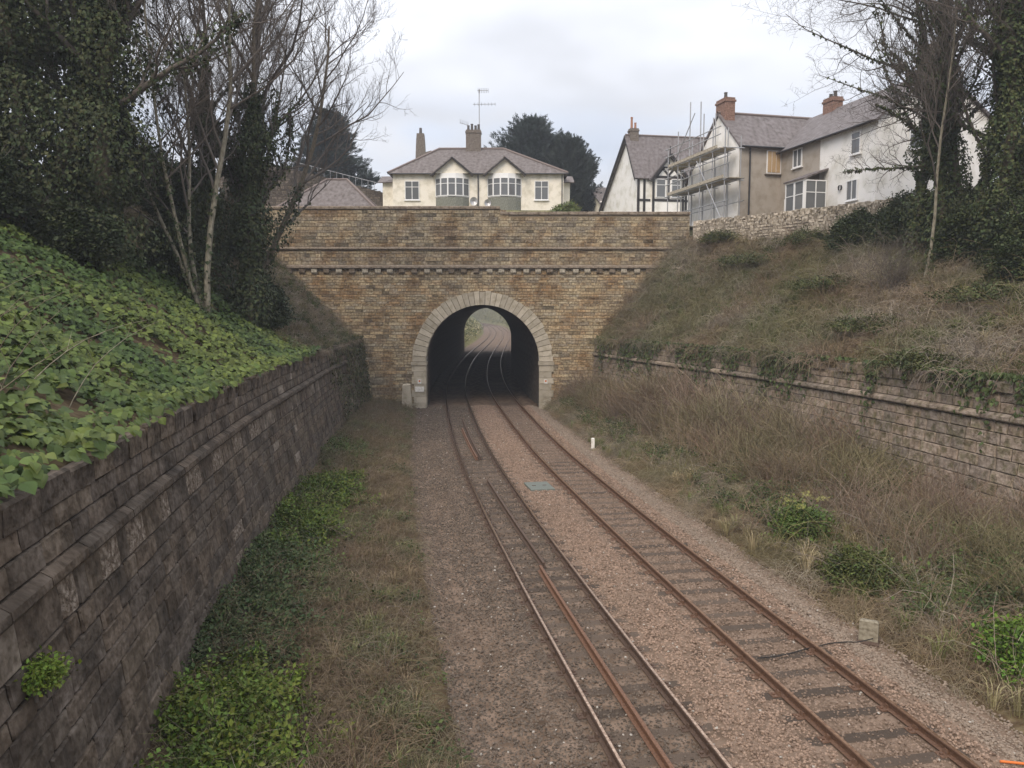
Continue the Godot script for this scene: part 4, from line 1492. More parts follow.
		var yellow := clampf(0.4 + 1.4 * patchy(x, z, 5.0, 55.0) + 0.25 * rng.randfn(), 0.0, 1.0)
		all.append([z, Transform3D(b, Vector3(x, y, z)), Color(0.046, 0.076, 0.018).lerp(Color(0.105, 0.132, 0.027), yellow) * w])
	all.sort_custom(func(a, b): return a[0] > b[0])
	var where := []
	var tint := PackedColorArray()
	var tones := []
	for k in 5:
		var c: Color = [Color(0.058, 0.086, 0.02), Color(0.072, 0.102, 0.023), Color(0.092, 0.12, 0.025), Color(0.05, 0.077, 0.02), Color(0.108, 0.132, 0.03)][k]
		tones.append(mat("broad_leaf_%d" % k, lin(c.r, c.g, c.b), 0.55, {"spec": 0.36, "back": Color(0.3, 0.35, 0.15)}))
	var single_leaves := 0
	for q in all:
		var p: Vector3 = q[1].origin
		if single_leaves < 290 and p.x / -p.z > -0.63 and rng.randf() < 0.6:
			piece("leaf", big, tones[rng.randi() % 5], cover, q[1])
			single_leaves += 1
		else:
			where.append(q[1])
			tint.append(q[2])
	swarm("leaves", big, mats.leaf, where, tint, cover)
	# a few dead shoots standing out of it
	for k in 7:
		var z := -7.6 - rng.randf() * 4.5
		var x := left_face(z, 4.75) - 0.6 - rng.randf() * 1.6
		var at := Vector3(x, left_bank_y(x, z) - 0.1, z)
		var d := Vector3(rng.randf_range(0.15, 0.7), 1.0, rng.randf_range(-0.5, 0.1)).normalized()
		var pts := PackedVector3Array()
		var rad := PackedFloat32Array()
		var p := at
		for q in 8:
			pts.append(p)
			rad.append(0.011 * (1.0 - q * 0.11))
			p += d * 0.32
			d = (d + Vector3(rng.randf_range(0.0, 0.2), -0.09, rng.randf_range(-0.1, 0.1))).normalized()
		var mb := MB.new()
		mb.tube(pts, rad, 4)
		for q in [3, 5]:
			mb.tube(PackedVector3Array([pts[q], pts[q] + Vector3(rng.randf_range(-0.3, 0.3), 0.3, rng.randf_range(-0.3, 0.3))]), PackedFloat32Array([0.005, 0.002]), 3)
		single("dead_shoot", mb, mats.bark_pale if k % 2 else mats.bark, "thin bare shoot rising out of the broad leaves", "shoot", "bare shoots among the broad leaves", "", at)
	# fern tuft growing out of the dark wall
	var f := wall_frame(-1, -7.7, 2.75)
	shrub("wall_plant", "small light green plant rooted in a joint of the dark wall", "plant", f.origin + f.basis.z * 0.06, Vector3(0.22, 0.2, 0.32), 60, weeds, lush * 1.2, 91, "", 0.6)
	# ---- bushes beside the pale wall
	for q in [[-21.5, 6.1, Vector3(0.95, 1.0, 1.1), Color(0.085, 0.125, 0.03), "green bush with pale yellow flower heads below the pale wall", 520],
		[-13.6, 5.8, Vector3(0.8, 0.75, 1.0), Color(0.10, 0.175, 0.025), "bright green bush beside the bamboo cane", 420],
		[-18.2, 5.7, Vector3(1.1, 0.7, 1.3), Color(0.09, 0.11, 0.035), "low olive bush between the flowering bush and the white twigs", 380]]:
		var at := Vector3(line_x(q[0]) + q[1], floor_y(q[1], q[0]), q[0])
		var b := shrub("bush", q[4], "bush", at, q[2], q[5], weeds, q[3], int(-q[0] * 10), "")
		if q[0] == -21.5:
			var fl := []
			var fc := PackedColorArray()
			for k in 64:
				var cl: Vector3 = [Vector3(-0.55, 1.12, 0.2), Vector3(0.45, 1.1, 0.1), Vector3(-0.3, 1.0, 0.5), Vector3(0.1, 1.18, -0.1)][k % 4]
				fl.append(upright(rng, at + cl + Vector3(rng.randfn(0, 0.1), rng.randfn(0, 0.06), rng.randfn(0, 0.12)), 0.19, 0.5))
				fc.append(Color(0.55, 0.54, 0.19) * rng.randf_range(0.8, 1.15))
			swarm("flowers", weeds, mats.leaf, fl, fc, b)
	# ivy hanging over the pale wall and its coping
	var hang := []
	var hang_tint := PackedColorArray()
	for k in 9500:
		var z := -15.0 - 37.5 * rng.randf()
		var m := 0.22 + 1.2 * field.get_noise_2d(z * 12.0, 700.0) + 0.9 * field.get_noise_2d(z * 34.0, 750.0) + 0.4 * smoothstep(-26.0, -34.0, z)
		var drop := clampf(m, 0.05, 1.3) * 2.6
		var y := 4.75 - drop * rng.randf() * rng.randf() + 0.1
		var fr := wall_frame(1, z, y)
		if rng.randf() > clampf(m + 0.2, 0.0, 1.0):
			continue
		var at := fr.origin + fr.basis.z * rng.randf_range(0.02, 0.22)
		var b := Basis.looking_at(-(fr.basis.z + Vector3(rng.randfn(0, 0.4), 0.3 + rng.randfn(0, 0.3), rng.randfn(0, 0.4))).normalized(), Vector3.UP) * Basis(Vector3.BACK, PI + rng.randfn(0, 0.6))
		hang.append(Transform3D(b.scaled(Vector3.ONE * rng.randf_range(0.09, 0.17)), at))
		hang_tint.append(dark.lerp(green, rng.randf() * 0.8) * rng.randf_range(0.7, 1.4))
	swarm("hanging_ivy", ivy, mats.leaf, hang, hang_tint, self, "curtain of dark ivy hanging over the coping of the pale wall", "ivy")
	# creeper on the last stretch of the dark wall
	hang = []
	hang_tint = PackedColorArray()
	for k in 4200:
		var z := -37.0 - 15.8 * pow(rng.randf(), 0.7)
		var y := 4.9 - 4.4 * pow(rng.randf(), 1.3)
		if field.get_noise_2d(z * 10.0, y * 10.0 + 40.0) + smoothstep(-37.0, -50.0, z) * 0.5 < 0.12:
			continue
		var fr := wall_frame(-1, z, y)
		var b := Basis.looking_at(-(fr.basis.z + Vector3(rng.randfn(0, 0.4), 0.3, rng.randfn(0, 0.4))).normalized(), Vector3.UP) * Basis(Vector3.BACK, PI + rng.randfn(0, 0.6))
		hang.append(Transform3D(b.scaled(Vector3.ONE * rng.randf_range(0.09, 0.16)), fr.origin + fr.basis.z * rng.randf_range(0.02, 0.2)))
		hang_tint.append(dark.lerp(Color(0.12, 0.10, 0.055), rng.randf()) * rng.randf_range(0.7, 1.4))
	swarm("hanging_ivy", ivy, mats.leaf, hang, hang_tint, self, "brownish ivy creeping down the dark wall next to the tunnel", "ivy")
	# white dead twigs and the cane at the verge
	for q in [[-16.6, 6.1, 61], [-17.6, 6.9, 62]]:
		var at := Vector3(line_x(q[0]) + q[1], floor_y(q[1], q[0]), q[0])
		var r2 := RandomNumberGenerator.new()
		r2.seed = q[2]
		var mb := MB.new()
		for k in 5:
			grow(mb, at + Vector3(r2.randf_range(-0.2, 0.2), 0, r2.randf_range(-0.2, 0.2)), Vector3(r2.randfn(0, 0.5), 1.0, r2.randfn(0, 0.4)).normalized(), r2.randf_range(0.9, 1.6), 0.014, 2, 3, r2, [], 0.3)
		single("dead_twigs", mb, mats.bark_pale, ["bleached dead twigs behind the concrete marker block", "bleached dead twigs close to the pale wall"][q[2] - 61], "twigs", "bleached twigs in the bramble", "", at)
	# ---- beyond the tunnel
	var far := []
	var far_tint := PackedColorArray()
	for k in 5200:
		var z := -128.0 - 420.0 * pow(rng.randf(), 1.3)
		var s := -1.0 if rng.randf() < 0.5 else 1.0
		var o := s * (5.4 + 12.0 * rng.randf())
		var y := -0.2 + (absf(o) - 4.6) * 0.75 + smoothstep(-300.0, -520.0, z) * 22.0 * smoothstep(4.0, 16.0, absf(o))
		far.append(upright(rng, Vector3(line_x(z) + o, y, z), rng.randf_range(2.0, 4.5)))
		far_tint.append((green.lerp(straw, rng.randf()) if rng.randf() < 0.75 else dark * 1.5) * rng.randf_range(0.7, 1.3))
	swarm("far_scrub", weeds, mats.leaf, far, far_tint, self, "grey green scrub on the cutting slopes beyond the tunnel", "scrub")

func make_trees() -> void:
	var g := "ivy clad trees on the shaded bank"
	var put := func(x: float, z: float, s: int) -> Vector3: return Vector3(x, left_bank_y(x, z) if s < 0 else right_bank_y(x, z), z)
	bare_tree("ivy_tree", "bare tree with fat ivy sleeve standing next to the portal parapet", put.call(-10.9, -32.5, -1), Vector3(0.0, 0, 0), 14.0, 0.2, 1, 9.6, 1.15, 21000, g, 401)
	bare_tree("ivy_tree", "slim ivy sleeved tree rising behind the pale many stemmed tree", put.call(-12.6, -33.5, -1), Vector3(-0.02, 0, 0), 15.0, 0.18, 1, 9.6, 1.0, 16000, g, 402)
	bare_tree("bare_tree", "many stemmed bare tree with pale grey trunks on the leafy bank", put.call(-11.6, -29.8, -1), Vector3(-0.05, 0, 0.0), 16.0, 0.13, 4, 5.0, 0.3, 3600, g, 403, true)
	bare_tree("ivy_tree", "big tree wrapped in dark ivy behind the bank of broad leaves", put.call(-14.3, -28.0, -1), Vector3(0.0, 0, 0), 18.0, 0.3, 1, 13.5, 2.2, 34000, g, 404)
	bare_tree("ivy_tree", "twin stemmed tree smothered in dark ivy above the broad leaves", put.call(-16.4, -27.5, -1), Vector3(-0.03, 0, 0), 18.0, 0.3, 2, 14.5, 2.2, 36000, g, 405)
	bare_tree("ivy_tree", "leaning tree thick with ivy at the top of the leafy bank", put.call(-19.0, -29.0, -1), Vector3(-0.05, 0, 0), 18.0, 0.3, 2, 15.0, 2.4, 36000, g, 406)
	bare_tree("bare_tree", "tall bare tree with wide twiggy crown behind the ivy sleeves", put.call(-13.9, -36.5, -1), Vector3(0.06, 0, -0.02), 19.0, 0.24, 1, 6.0, 0.9, 7000, g, 407)
	bare_tree("bare_tree", "bare tree whose fine twigs spread towards the chimney ruin", put.call(-12.9, -38.5, -1), Vector3(0.1, 0, 0.0), 15.0, 0.18, 2, 5.5, 0.9, 7000, g, 408)
	bare_tree("bare_tree", "slender bare tree standing up behind the twin stemmed ivy tree", put.call(-17.5, -33.0, -1), Vector3(0.03, 0, 0.0), 19.0, 0.2, 2, 7.0, 1.4, 12000, g, 409)
	var holly := spray_mesh(RandomNumberGenerator.new(), 30, 0.42, 0.11)
	for q in [[-14.2, -25.5, Vector3(1.6, 2.0, 1.2), "dark evergreen bush under the big ivy wrapped tree"], [-16.8, -24.5, Vector3(1.8, 2.3, 1.3), "dark evergreen bush under the twin stemmed tree"], [-18.8, -26.0, Vector3(1.9, 2.6, 1.4), "dark evergreen bush at the top of the leafy bank"], [-11.2, -34.5, Vector3(1.4, 2.2, 1.4), "dark evergreen bush against the fat ivy sleeve"], [-13.4, -31.0, Vector3(1.1, 2.2, 1.0), "dark evergreen bush behind the pale trunks"], [-16.6, -38.5, Vector3(2.4, 4.6, 2.0), "tall dark evergreen bush filling the gap behind the pale trunks"], [-20.6, -41.0, Vector3(2.8, 5.0, 2.2), "tall dark evergreen bush behind the leaning ivy tree"], [-15.4, -43.0, Vector3(2.0, 3.6, 1.8), "dark evergreen bush touching the parapet of the portal"]]:
		shrub("evergreen_bush", q[3], "bush", put.call(q[0], q[1], -1), q[2], 2200, holly, Color(0.036, 0.048, 0.021), int(-q[0] * 31), "evergreen bushes under the ivy trees")
	g = "ivy clad trees before the white cottage"
	bare_tree("ivy_tree", "slender ivy tree closest to the cottage window", put.call(19.0, -37.3, 1), Vector3(-0.02, 0, 0.03), 15.0, 0.15, 1, 11.0, 0.75, 12000, g, 501)
	bare_tree("ivy_tree", "ivy tree with outstretched bare limbs reaching over the grey cottage", put.call(19.5, -35.8, 1), Vector3(-0.07, 0, 0.0), 16.0, 0.17, 1, 11.0, 0.75, 12000, g, 502, false, 4, 0.12)
	bare_tree("bare_tree", "bare tree spreading long level branches across the cottage roofs", put.call(20.2, -36.6, 1), Vector3(-0.10, 0, 0.0), 14.0, 0.14, 1, 8.0, 0.7, 9000, g, 507, false, 4, 0.05)
	bare_tree("bare_tree", "smooth pale trunk standing between two ivy trees", put.call(17.6, -33.6, 1), Vector3(0.0, 0, 0), 14.0, 0.075, 1, 2.0, 0.2, 800, g, 503, true)
	bare_tree("ivy_tree", "twin ivy trunks in front of the cottage gable", put.call(19.6, -34.0, 1), Vector3(0.02, 0, 0), 16.0, 0.2, 2, 14.0, 0.7, 18000, g, 504)
	bare_tree("ivy_tree", "straight ivy sleeved trunk before the cottage gable window", put.call(20.6, -36.0, 1), Vector3(0.0, 0, 0), 16.0, 0.18, 1, 12.5, 0.65, 10000, g, 508)
	bare_tree("ivy_tree", "thick ivy column towering above the tangled hedge", put.call(19.8, -32.4, 1), Vector3(0.0, 0, 0), 17.0, 0.26, 1, 14.5, 0.85, 16000, g, 505)
	bare_tree("ivy_tree", "broad ivy smothered tree at the end of the row", put.call(20.3, -30.2, 1), Vector3(0.02, 0, 0), 17.0, 0.26, 2, 13.0, 0.9, 19000, g, 506)
	for q in [[18.6, -42.2, Vector3(1.8, 1.9, 1.4), "rounded dark ivy bush growing over the garden wall"], [19.9, -39.6, Vector3(2.0, 2.6, 1.6), "dark ivy hedge under the slender trees"], [20.8, -37.0, Vector3(2.2, 3.0, 1.6), "tall ivy hedge in front of the cottage gable"], [20.0, -34.0, Vector3(1.9, 2.8, 1.5), "dense ivy thicket at the foot of the twin trunks"], [20.6, -31.4, Vector3(2.2, 3.6, 1.6), "tall ivy thicket below the broad tree"], [19.4, -28.4, Vector3(2.2, 3.0, 1.6), "leafy green ivy thicket beside the open bank"]]:
		shrub("ivy_bush", q[3], "bush", put.call(q[0], q[1], 1), q[2], 2200, holly, Color(0.055, 0.072, 0.03), int(q[0] * 37 - q[1] * 3), "ivy bushes along the top of the bramble bank")
	for q in [[13.4, -50.0, Vector3(1.9, 0.8, 1.6), "low bramble bush leaning on the end of the parapet"], [14.2, -46.6, Vector3(2.4, 0.7, 2.2), "flat bramble bush half way up the slope below the rubble wall"], [17.0, -45.2, Vector3(1.9, 0.9, 1.6), "bramble bush creeping up the rubble wall"], [15.6, -38.0, Vector3(2.6, 0.7, 2.4), "dark bramble bush in the middle of the slope"], [14.4, -31.0, Vector3(2.4, 0.6, 2.4), "spreading bramble bush just above the pale wall"], [17.4, -28.0, Vector3(2.6, 0.8, 2.4), "olive bramble bush below the leafy ivy thicket"], [13.6, -25.5, Vector3(1.6, 0.5, 2.4), "low ivy bush spilling over the coping of the pale wall"]]:
		shrub("bramble_bush", q[3], "bush", put.call(q[0], q[1], 1), q[2], 300, holly, Color(0.08, 0.092, 0.036), int(q[0] * 53 - q[1] * 7), "bramble bushes on the rough slope", 0.7)
	# brown leafless bush on the slope
	var at: Vector3 = put.call(16.2, -34.0, 1)
	var r := RandomNumberGenerator.new()
	r.seed = 88
	var mb := MB.new()
	for k in 26:
		grow(mb, at + Vector3(r.randfn(0, 0.25), -0.1, r.randfn(0, 0.25)), Vector3(r.randfn(0, 0.3), 1.0, r.randfn(0, 0.3)).normalized(), r.randf_range(1.4, 2.8), 0.014, 2, 4, r, [], 0.5)
	single("leafless_bush", mb, mats.twig, "reddish brown leafless bush standing on the bramble slope", "bush", "", "", at)
	conifer("pointed dark conifer behind the hipped slate roof", Vector3(-22.2, 15.8, -97.0), 15.2, 6.0, 611, false, Color(0.036, 0.05, 0.045))
	conifer("broad feathery dark conifer behind the cream bungalows", Vector3(2.6, 15.8, -97.0), 13.6, 6.6, 612, true, Color(0.04, 0.054, 0.05))
	conifer("lower bushy conifer beside the cream bungalows", Vector3(7.0, 15.8, -95.0), 10.6, 5.0, 613, true, Color(0.04, 0.052, 0.045))
	shrub("garden_bush", "small light green garden bush behind the parapet", "bush", Vector3(4.6, upper_y(4.6, -68.0), -68.0), Vector3(1.3, 1.2, 0.8), 420, spray_mesh(r, 30, 0.42, 0.11), Color(0.13, 0.16, 0.05), 93)

# ------------------------------------------------------------------ houses
const SIDEWAYS := Basis(Vector3(0, 0, -1), Vector3(0, 1, 0), Vector3(1, 0, 0))   # polygon x runs back into the house, extrusion along local x

func window(parent: Node3D, x: float, y: float, w: float, h: float, nx: int, ny: int, z: float, frame: Material, turn := 0.0, sill := true, called := "window") -> void:
	var o := MeshInstance3D.new()
	o.name = called
	var mb := MB.new()
	var f := 0.065
	mb.box(Vector3(-w / 2, 0, -0.05), Vector3(-w / 2 + f, h, 0.05))
	mb.box(Vector3(w / 2 - f, 0, -0.05), Vector3(w / 2, h, 0.05))
	mb.box(Vector3(-w / 2 + f, 0, -0.05), Vector3(w / 2 - f, f, 0.05))
	mb.box(Vector3(-w / 2 + f, h - f, -0.05), Vector3(w / 2 - f, h, 0.05))
	for k in range(1, nx):
		var xx := -w / 2 + w * k / nx
		mb.box(Vector3(xx - 0.03, f, -0.045), Vector3(xx + 0.03, h - f, 0.045))
	for k in range(1, ny):
		var yy := h * (0.68 if ny == 2 else float(k) / ny)
		mb.box(Vector3(-w / 2 + f, yy - 0.025, -0.04), Vector3(w / 2 - f, yy + 0.025, 0.04))
	o.mesh = mb.mesh()
	o.material_override = frame
	o.transform = Transform3D(Basis(Vector3.UP, turn), Vector3(x, y, z))
	parent.add_child(o, true)
	mb = MB.new()
	mb.quad(Vector3(-w / 2 + f, f, 0.012), Vector3(w / 2 - f, f, 0.012), Vector3(w / 2 - f, h - f, 0.012), Vector3(-w / 2 + f, h - f, 0.012))
	part("pane", mb, mats.window_glass, o, true)
	if sill:
		mb = MB.new()
		mb.worn(Vector3(w + 0.16, 0.07, 0.16), 0.015, Transform3D(Basis(), Vector3(0, -0.072, 0.03)))
		part("sill", mb, mats.upvc, o, true)

func chimney(parent: Node3D, at: Vector3, w: float, d: float, h: float, m: Material, pots: Array, potm: Material) -> void:
	var mb := MB.new()
	mb.box(at + Vector3(-w / 2, 0, -d / 2), at + Vector3(w / 2, h - 0.3, d / 2))
	mb.box(at + Vector3(-w / 2 - 0.06, h - 0.3, -d / 2 - 0.06), at + Vector3(w / 2 + 0.06, h - 0.16, d / 2 + 0.06))
	mb.box(at + Vector3(-w / 2, h - 0.16, -d / 2), at + Vector3(w / 2, h, d / 2))
	var c := part("chimney", mb, m, parent, true)
	for q in pots:
		mb = MB.new()
		var p: Vector3 = at + Vector3(q[0], h - 0.02, 0)
		mb.tube(PackedVector3Array([p, p + Vector3.UP * q[1] * 0.9, p + Vector3.UP * q[1] * 0.9, p + Vector3.UP * q[1]]), PackedFloat32Array([0.14, 0.11, 0.14, 0.13]), 8)
		mb.box(p + Vector3(-0.09, q[1] * 0.97, -0.09), p + Vector3(0.09, q[1] * 0.99, 0.09))
		part("chimney_pot", mb, potm, c, true)

func gutter(parent: Node3D, a: Vector3, b: Vector3, m: Material) -> void:
	var mb := MB.new()
	mb.rod(a, b, 0.055, 6)
	part("gutter", mb, m, parent, true)

func make_bungalows() -> void:
	var t := thing("bungalow_pair", "cream semi-detached bungalows with two gabled bow windows behind the parapet", "house", Vector3(-3.0, 15.3, -74.0))
	var mb := MB.new()
	mb.box(Vector3(-8.1, -0.6, -8), Vector3(7.8, 3.95, 0))
	mb.box(Vector3(-9.3, -0.6, -7), Vector3(-8.1, 3.45, -1.6))
	mb.box(Vector3(7.8, -0.6, -7), Vector3(8.5, 3.45, -1.6))
	part("wall", mb, mats.cream_render, t, true)
	mb = MB.new()
	# hipped main roof
	var e := 0.4
	var a := Vector3(-8.1 - e, 3.9, e)
	var b := Vector3(7.8 + e, 3.9, e)
	var c := Vector3(7.8 + e, 3.9, -8 - e)
	var d := Vector3(-8.1 - e, 3.9, -8 - e)
	var r0 := Vector3(-4.1, 6.95, -4)
	var r1 := Vector3(2.2, 6.95, -4)
	mb.slab(a, b, r1, r0, 0.12)
	mb.slab(c, d, r0, r1, 0.12)
	mb.tri(d, a, r0)
	mb.tri(b, c, r1)
	for s in [-1, 1]:
		var x0 := -9.7 if s < 0 else 7.5
		var x1 := -7.9 if s < 0 else 8.9
		mb.slab(Vector3(x0, 3.35, -1.2), Vector3(x1, 3.35, -1.2), Vector3(x1, 4.3, -3.8), Vector3(x0, 4.3, -3.8), 0.1)
		mb.slab(Vector3(x1, 3.35, -7.4), Vector3(x0, 3.35, -7.4), Vector3(x0, 4.3, -4.8), Vector3(x1, 4.3, -4.8), 0.1)
		mb.quad(Vector3(x0, 4.3, -3.8), Vector3(x1, 4.3, -3.8), Vector3(x1, 4.3, -4.8), Vector3(x0, 4.3, -4.8))
	var roof := part("roof", mb, mats.brown_slate, t, true)
	mb = MB.new()
	for q in [[a, r0], [d, r0], [b, r1], [c, r1], [r0, r1]]:
		mb.rod(q[0] + Vector3.UP * 0.04, q[1] + Vector3.UP * 0.04, 0.11, 6)
	part("ridge_tiles", mb, mats.ridge_tile, roof, true)
	chimney(roof, Vector3(-0.75, 6.4, -4.0), 1.45, 0.9, 2.3, mats.stack_stone, [[-0.5, 0.5], [-0.15, 0.65], [0.2, 0.5], [0.5, 0.6]], mats.dark_pot)
	gutter(t, a + Vector3(0, -0.06, 0.05), b + Vector3(0, -0.06, 0.05), mats.dark_metal)
	for cx in [-2.55, 2.3]:
		var g := MB.new()   # gable over the bow window
		g.prism(PackedVector2Array([Vector2(cx - 1.65, 3.85), Vector2(cx + 1.65, 3.85), Vector2(cx, 5.15)]), -0.2, 0.55, Transform3D())
		part("gable", g, mats.cream_render, t, true)
		g = MB.new()
		g.slab(Vector3(cx - 1.95, 3.72, 0.85), Vector3(cx, 5.32, 0.85), Vector3(cx, 5.32, -2.4), Vector3(cx - 1.95, 3.72, -0.6), 0.13)
		g.slab(Vector3(cx, 5.32, 0.85), Vector3(cx + 1.95, 3.72, 0.85), Vector3(cx + 1.95, 3.72, -0.6), Vector3(cx, 5.32, -2.4), 0.13)
		part("gable_roof", g, mats.brown_slate, roof, true)
		g = MB.new()
		for s in [-1, 1]:
			g.slab(Vector3(cx + s * 1.97, 3.6, 0.86), Vector3(cx + s * 1.97, 3.6, 0.93), Vector3(cx, 5.2, 0.93), Vector3(cx, 5.2, 0.86), 0.12)
		part("barge_board", g, mats.black_timber, roof, true)
		# bow window: five lights on a slate clad base
		var pts := []
		for k in 6:
			var an := -0.95 + 1.9 * k / 5.0
			pts.append(Vector3(cx + 1.9 * sin(an), 0, -1.1 + 1.9 * cos(an)))
		g = MB.new()
		for k in 5:
			var p: Vector3 = pts[k]
			var q: Vector3 = pts[k + 1]
			g.quad(Vector3(p.x, 0.0, p.z), Vector3(q.x, 0.0, q.z), Vector3(q.x, 1.75, q.z), Vector3(p.x, 1.75, p.z))
		part("bow_base", g, mats.green_slate_cladding, t, true)
		g = MB.new()
		var top := PackedVector2Array()
		for k in 6:
			top.append(Vector2(pts[k].x, pts[k].z))
		top.append(Vector2(pts[5].x, -0.1))
		top.append(Vector2(pts[0].x, -0.1))
		var flat := Transform3D(Basis(Vector3.RIGHT, Vector3(0, 0, 1), Vector3(0, -1, 0)), Vector3.ZERO)
		g.prism(top, -3.85, -3.45, flat)
		g.prism(top, -1.80, -1.70, flat)
		part("bow_frame", g, mats.upvc, t, true)
		for k in 5:
			var p: Vector3 = pts[k]
			var q: Vector3 = pts[k + 1]
			var m := (p + q) * 0.5
			window(t, m.x, 1.8, (q - p).length() + 0.02, 1.66, 1, 2, m.z, mats.upvc, atan2(-(q.z - p.z), q.x - p.x), false)
	window(t, -6.3, 1.5, 1.35, 1.75, 2, 2, 0.04, mats.upvc)
	window(t, 5.75, 1.5, 1.3, 1.75, 2, 2, 0.04, mats.upvc)
	mb = MB.new()
	mb.rod(Vector3(-0.15, -0.3, 0.1), Vector3(-0.15, 3.8, 0.1), 0.06)
	mb.rod(Vector3(7.65, -0.3, 0.08), Vector3(7.65, 3.8, 0.08), 0.05)
	part("drainpipe", mb, mats.dark_metal, t, true)
	for s in [[-0.55, 1.35, 0.36], [0.75, 1.2, 0.32]]:
		var dish := MB.new()
		for k in 12:
			var a0 := TAU * k / 12.0
			var a1 := TAU * (k + 1) / 12.0
			var rr: float = s[2]
			var cen := Vector3(s[0], s[1], 0.22)
			dish.tri(cen, cen + Vector3(rr * cos(a0), rr * 1.1 * sin(a0), 0.12), cen + Vector3(rr * cos(a1), rr * 1.1 * sin(a1), 0.12))
		dish.rod(Vector3(s[0], s[1], 0.0), Vector3(s[0], s[1], 0.22), 0.03)
		dish.rod(Vector3(s[0], s[1] - 0.3, 0.24), Vector3(s[0], s[1], 0.6), 0.015)
		part("satellite_dish", dish, mats.galvanised, t, true)
	# aerials on the stack
	var m := thing("television_aerial", "tall television aerial mast strapped to the bungalow chimney", "aerial", Vector3(-3.2, 22.6, -78.4))
	mb = MB.new()
	mb.rod(Vector3(0, 0, 0), Vector3(0, 5.4, 0), 0.05, 6)
	part("mast", mb, mats.galvanised, m, true)
	for q in [[5.3, 0.9, 0.35], [4.0, 1.6, 0.2]]:
		mb = MB.new()
		var y: float = q[0]
		mb.rod(Vector3(-q[1] * 0.6 + 0.35, y, 0), Vector3(q[1], y, 0.1), 0.028, 4)
		for k in 7:
			var x := lerpf(-q[1] * 0.5 + 0.35, q[1] * 0.97, k / 6.0)
			mb.rod(Vector3(x, y - q[2] * 0.5, -0.2), Vector3(x, y + q[2] * 0.5, 0.2), 0.018, 4)
		part("antenna", mb, mats.galvanised, m, true)
	m = thing("television_aerial", "short television aerial beside the tall mast", "aerial", Vector3(-4.35, 22.6, -78.3))
	mb = MB.new()
	mb.rod(Vector3(0, 0, 0), Vector3(0, 2.1, 0), 0.035, 6)
	part("mast", mb, mats.galvanised, m, true)
	mb = MB.new()
	mb.rod(Vector3(-0.75, 2.25, 0), Vector3(0.1, 1.95, 0), 0.025, 4)
	for k in 5:
		var x := lerpf(-0.7, 0.05, k / 4.0)
		mb.rod(Vector3(x, 2.05 - 0.3 * x * 0.5, -0.2), Vector3(x, 2.3 - 0.3 * x, 0.2), 0.016, 4)
	part("antenna", mb, mats.galvanised, m, true)

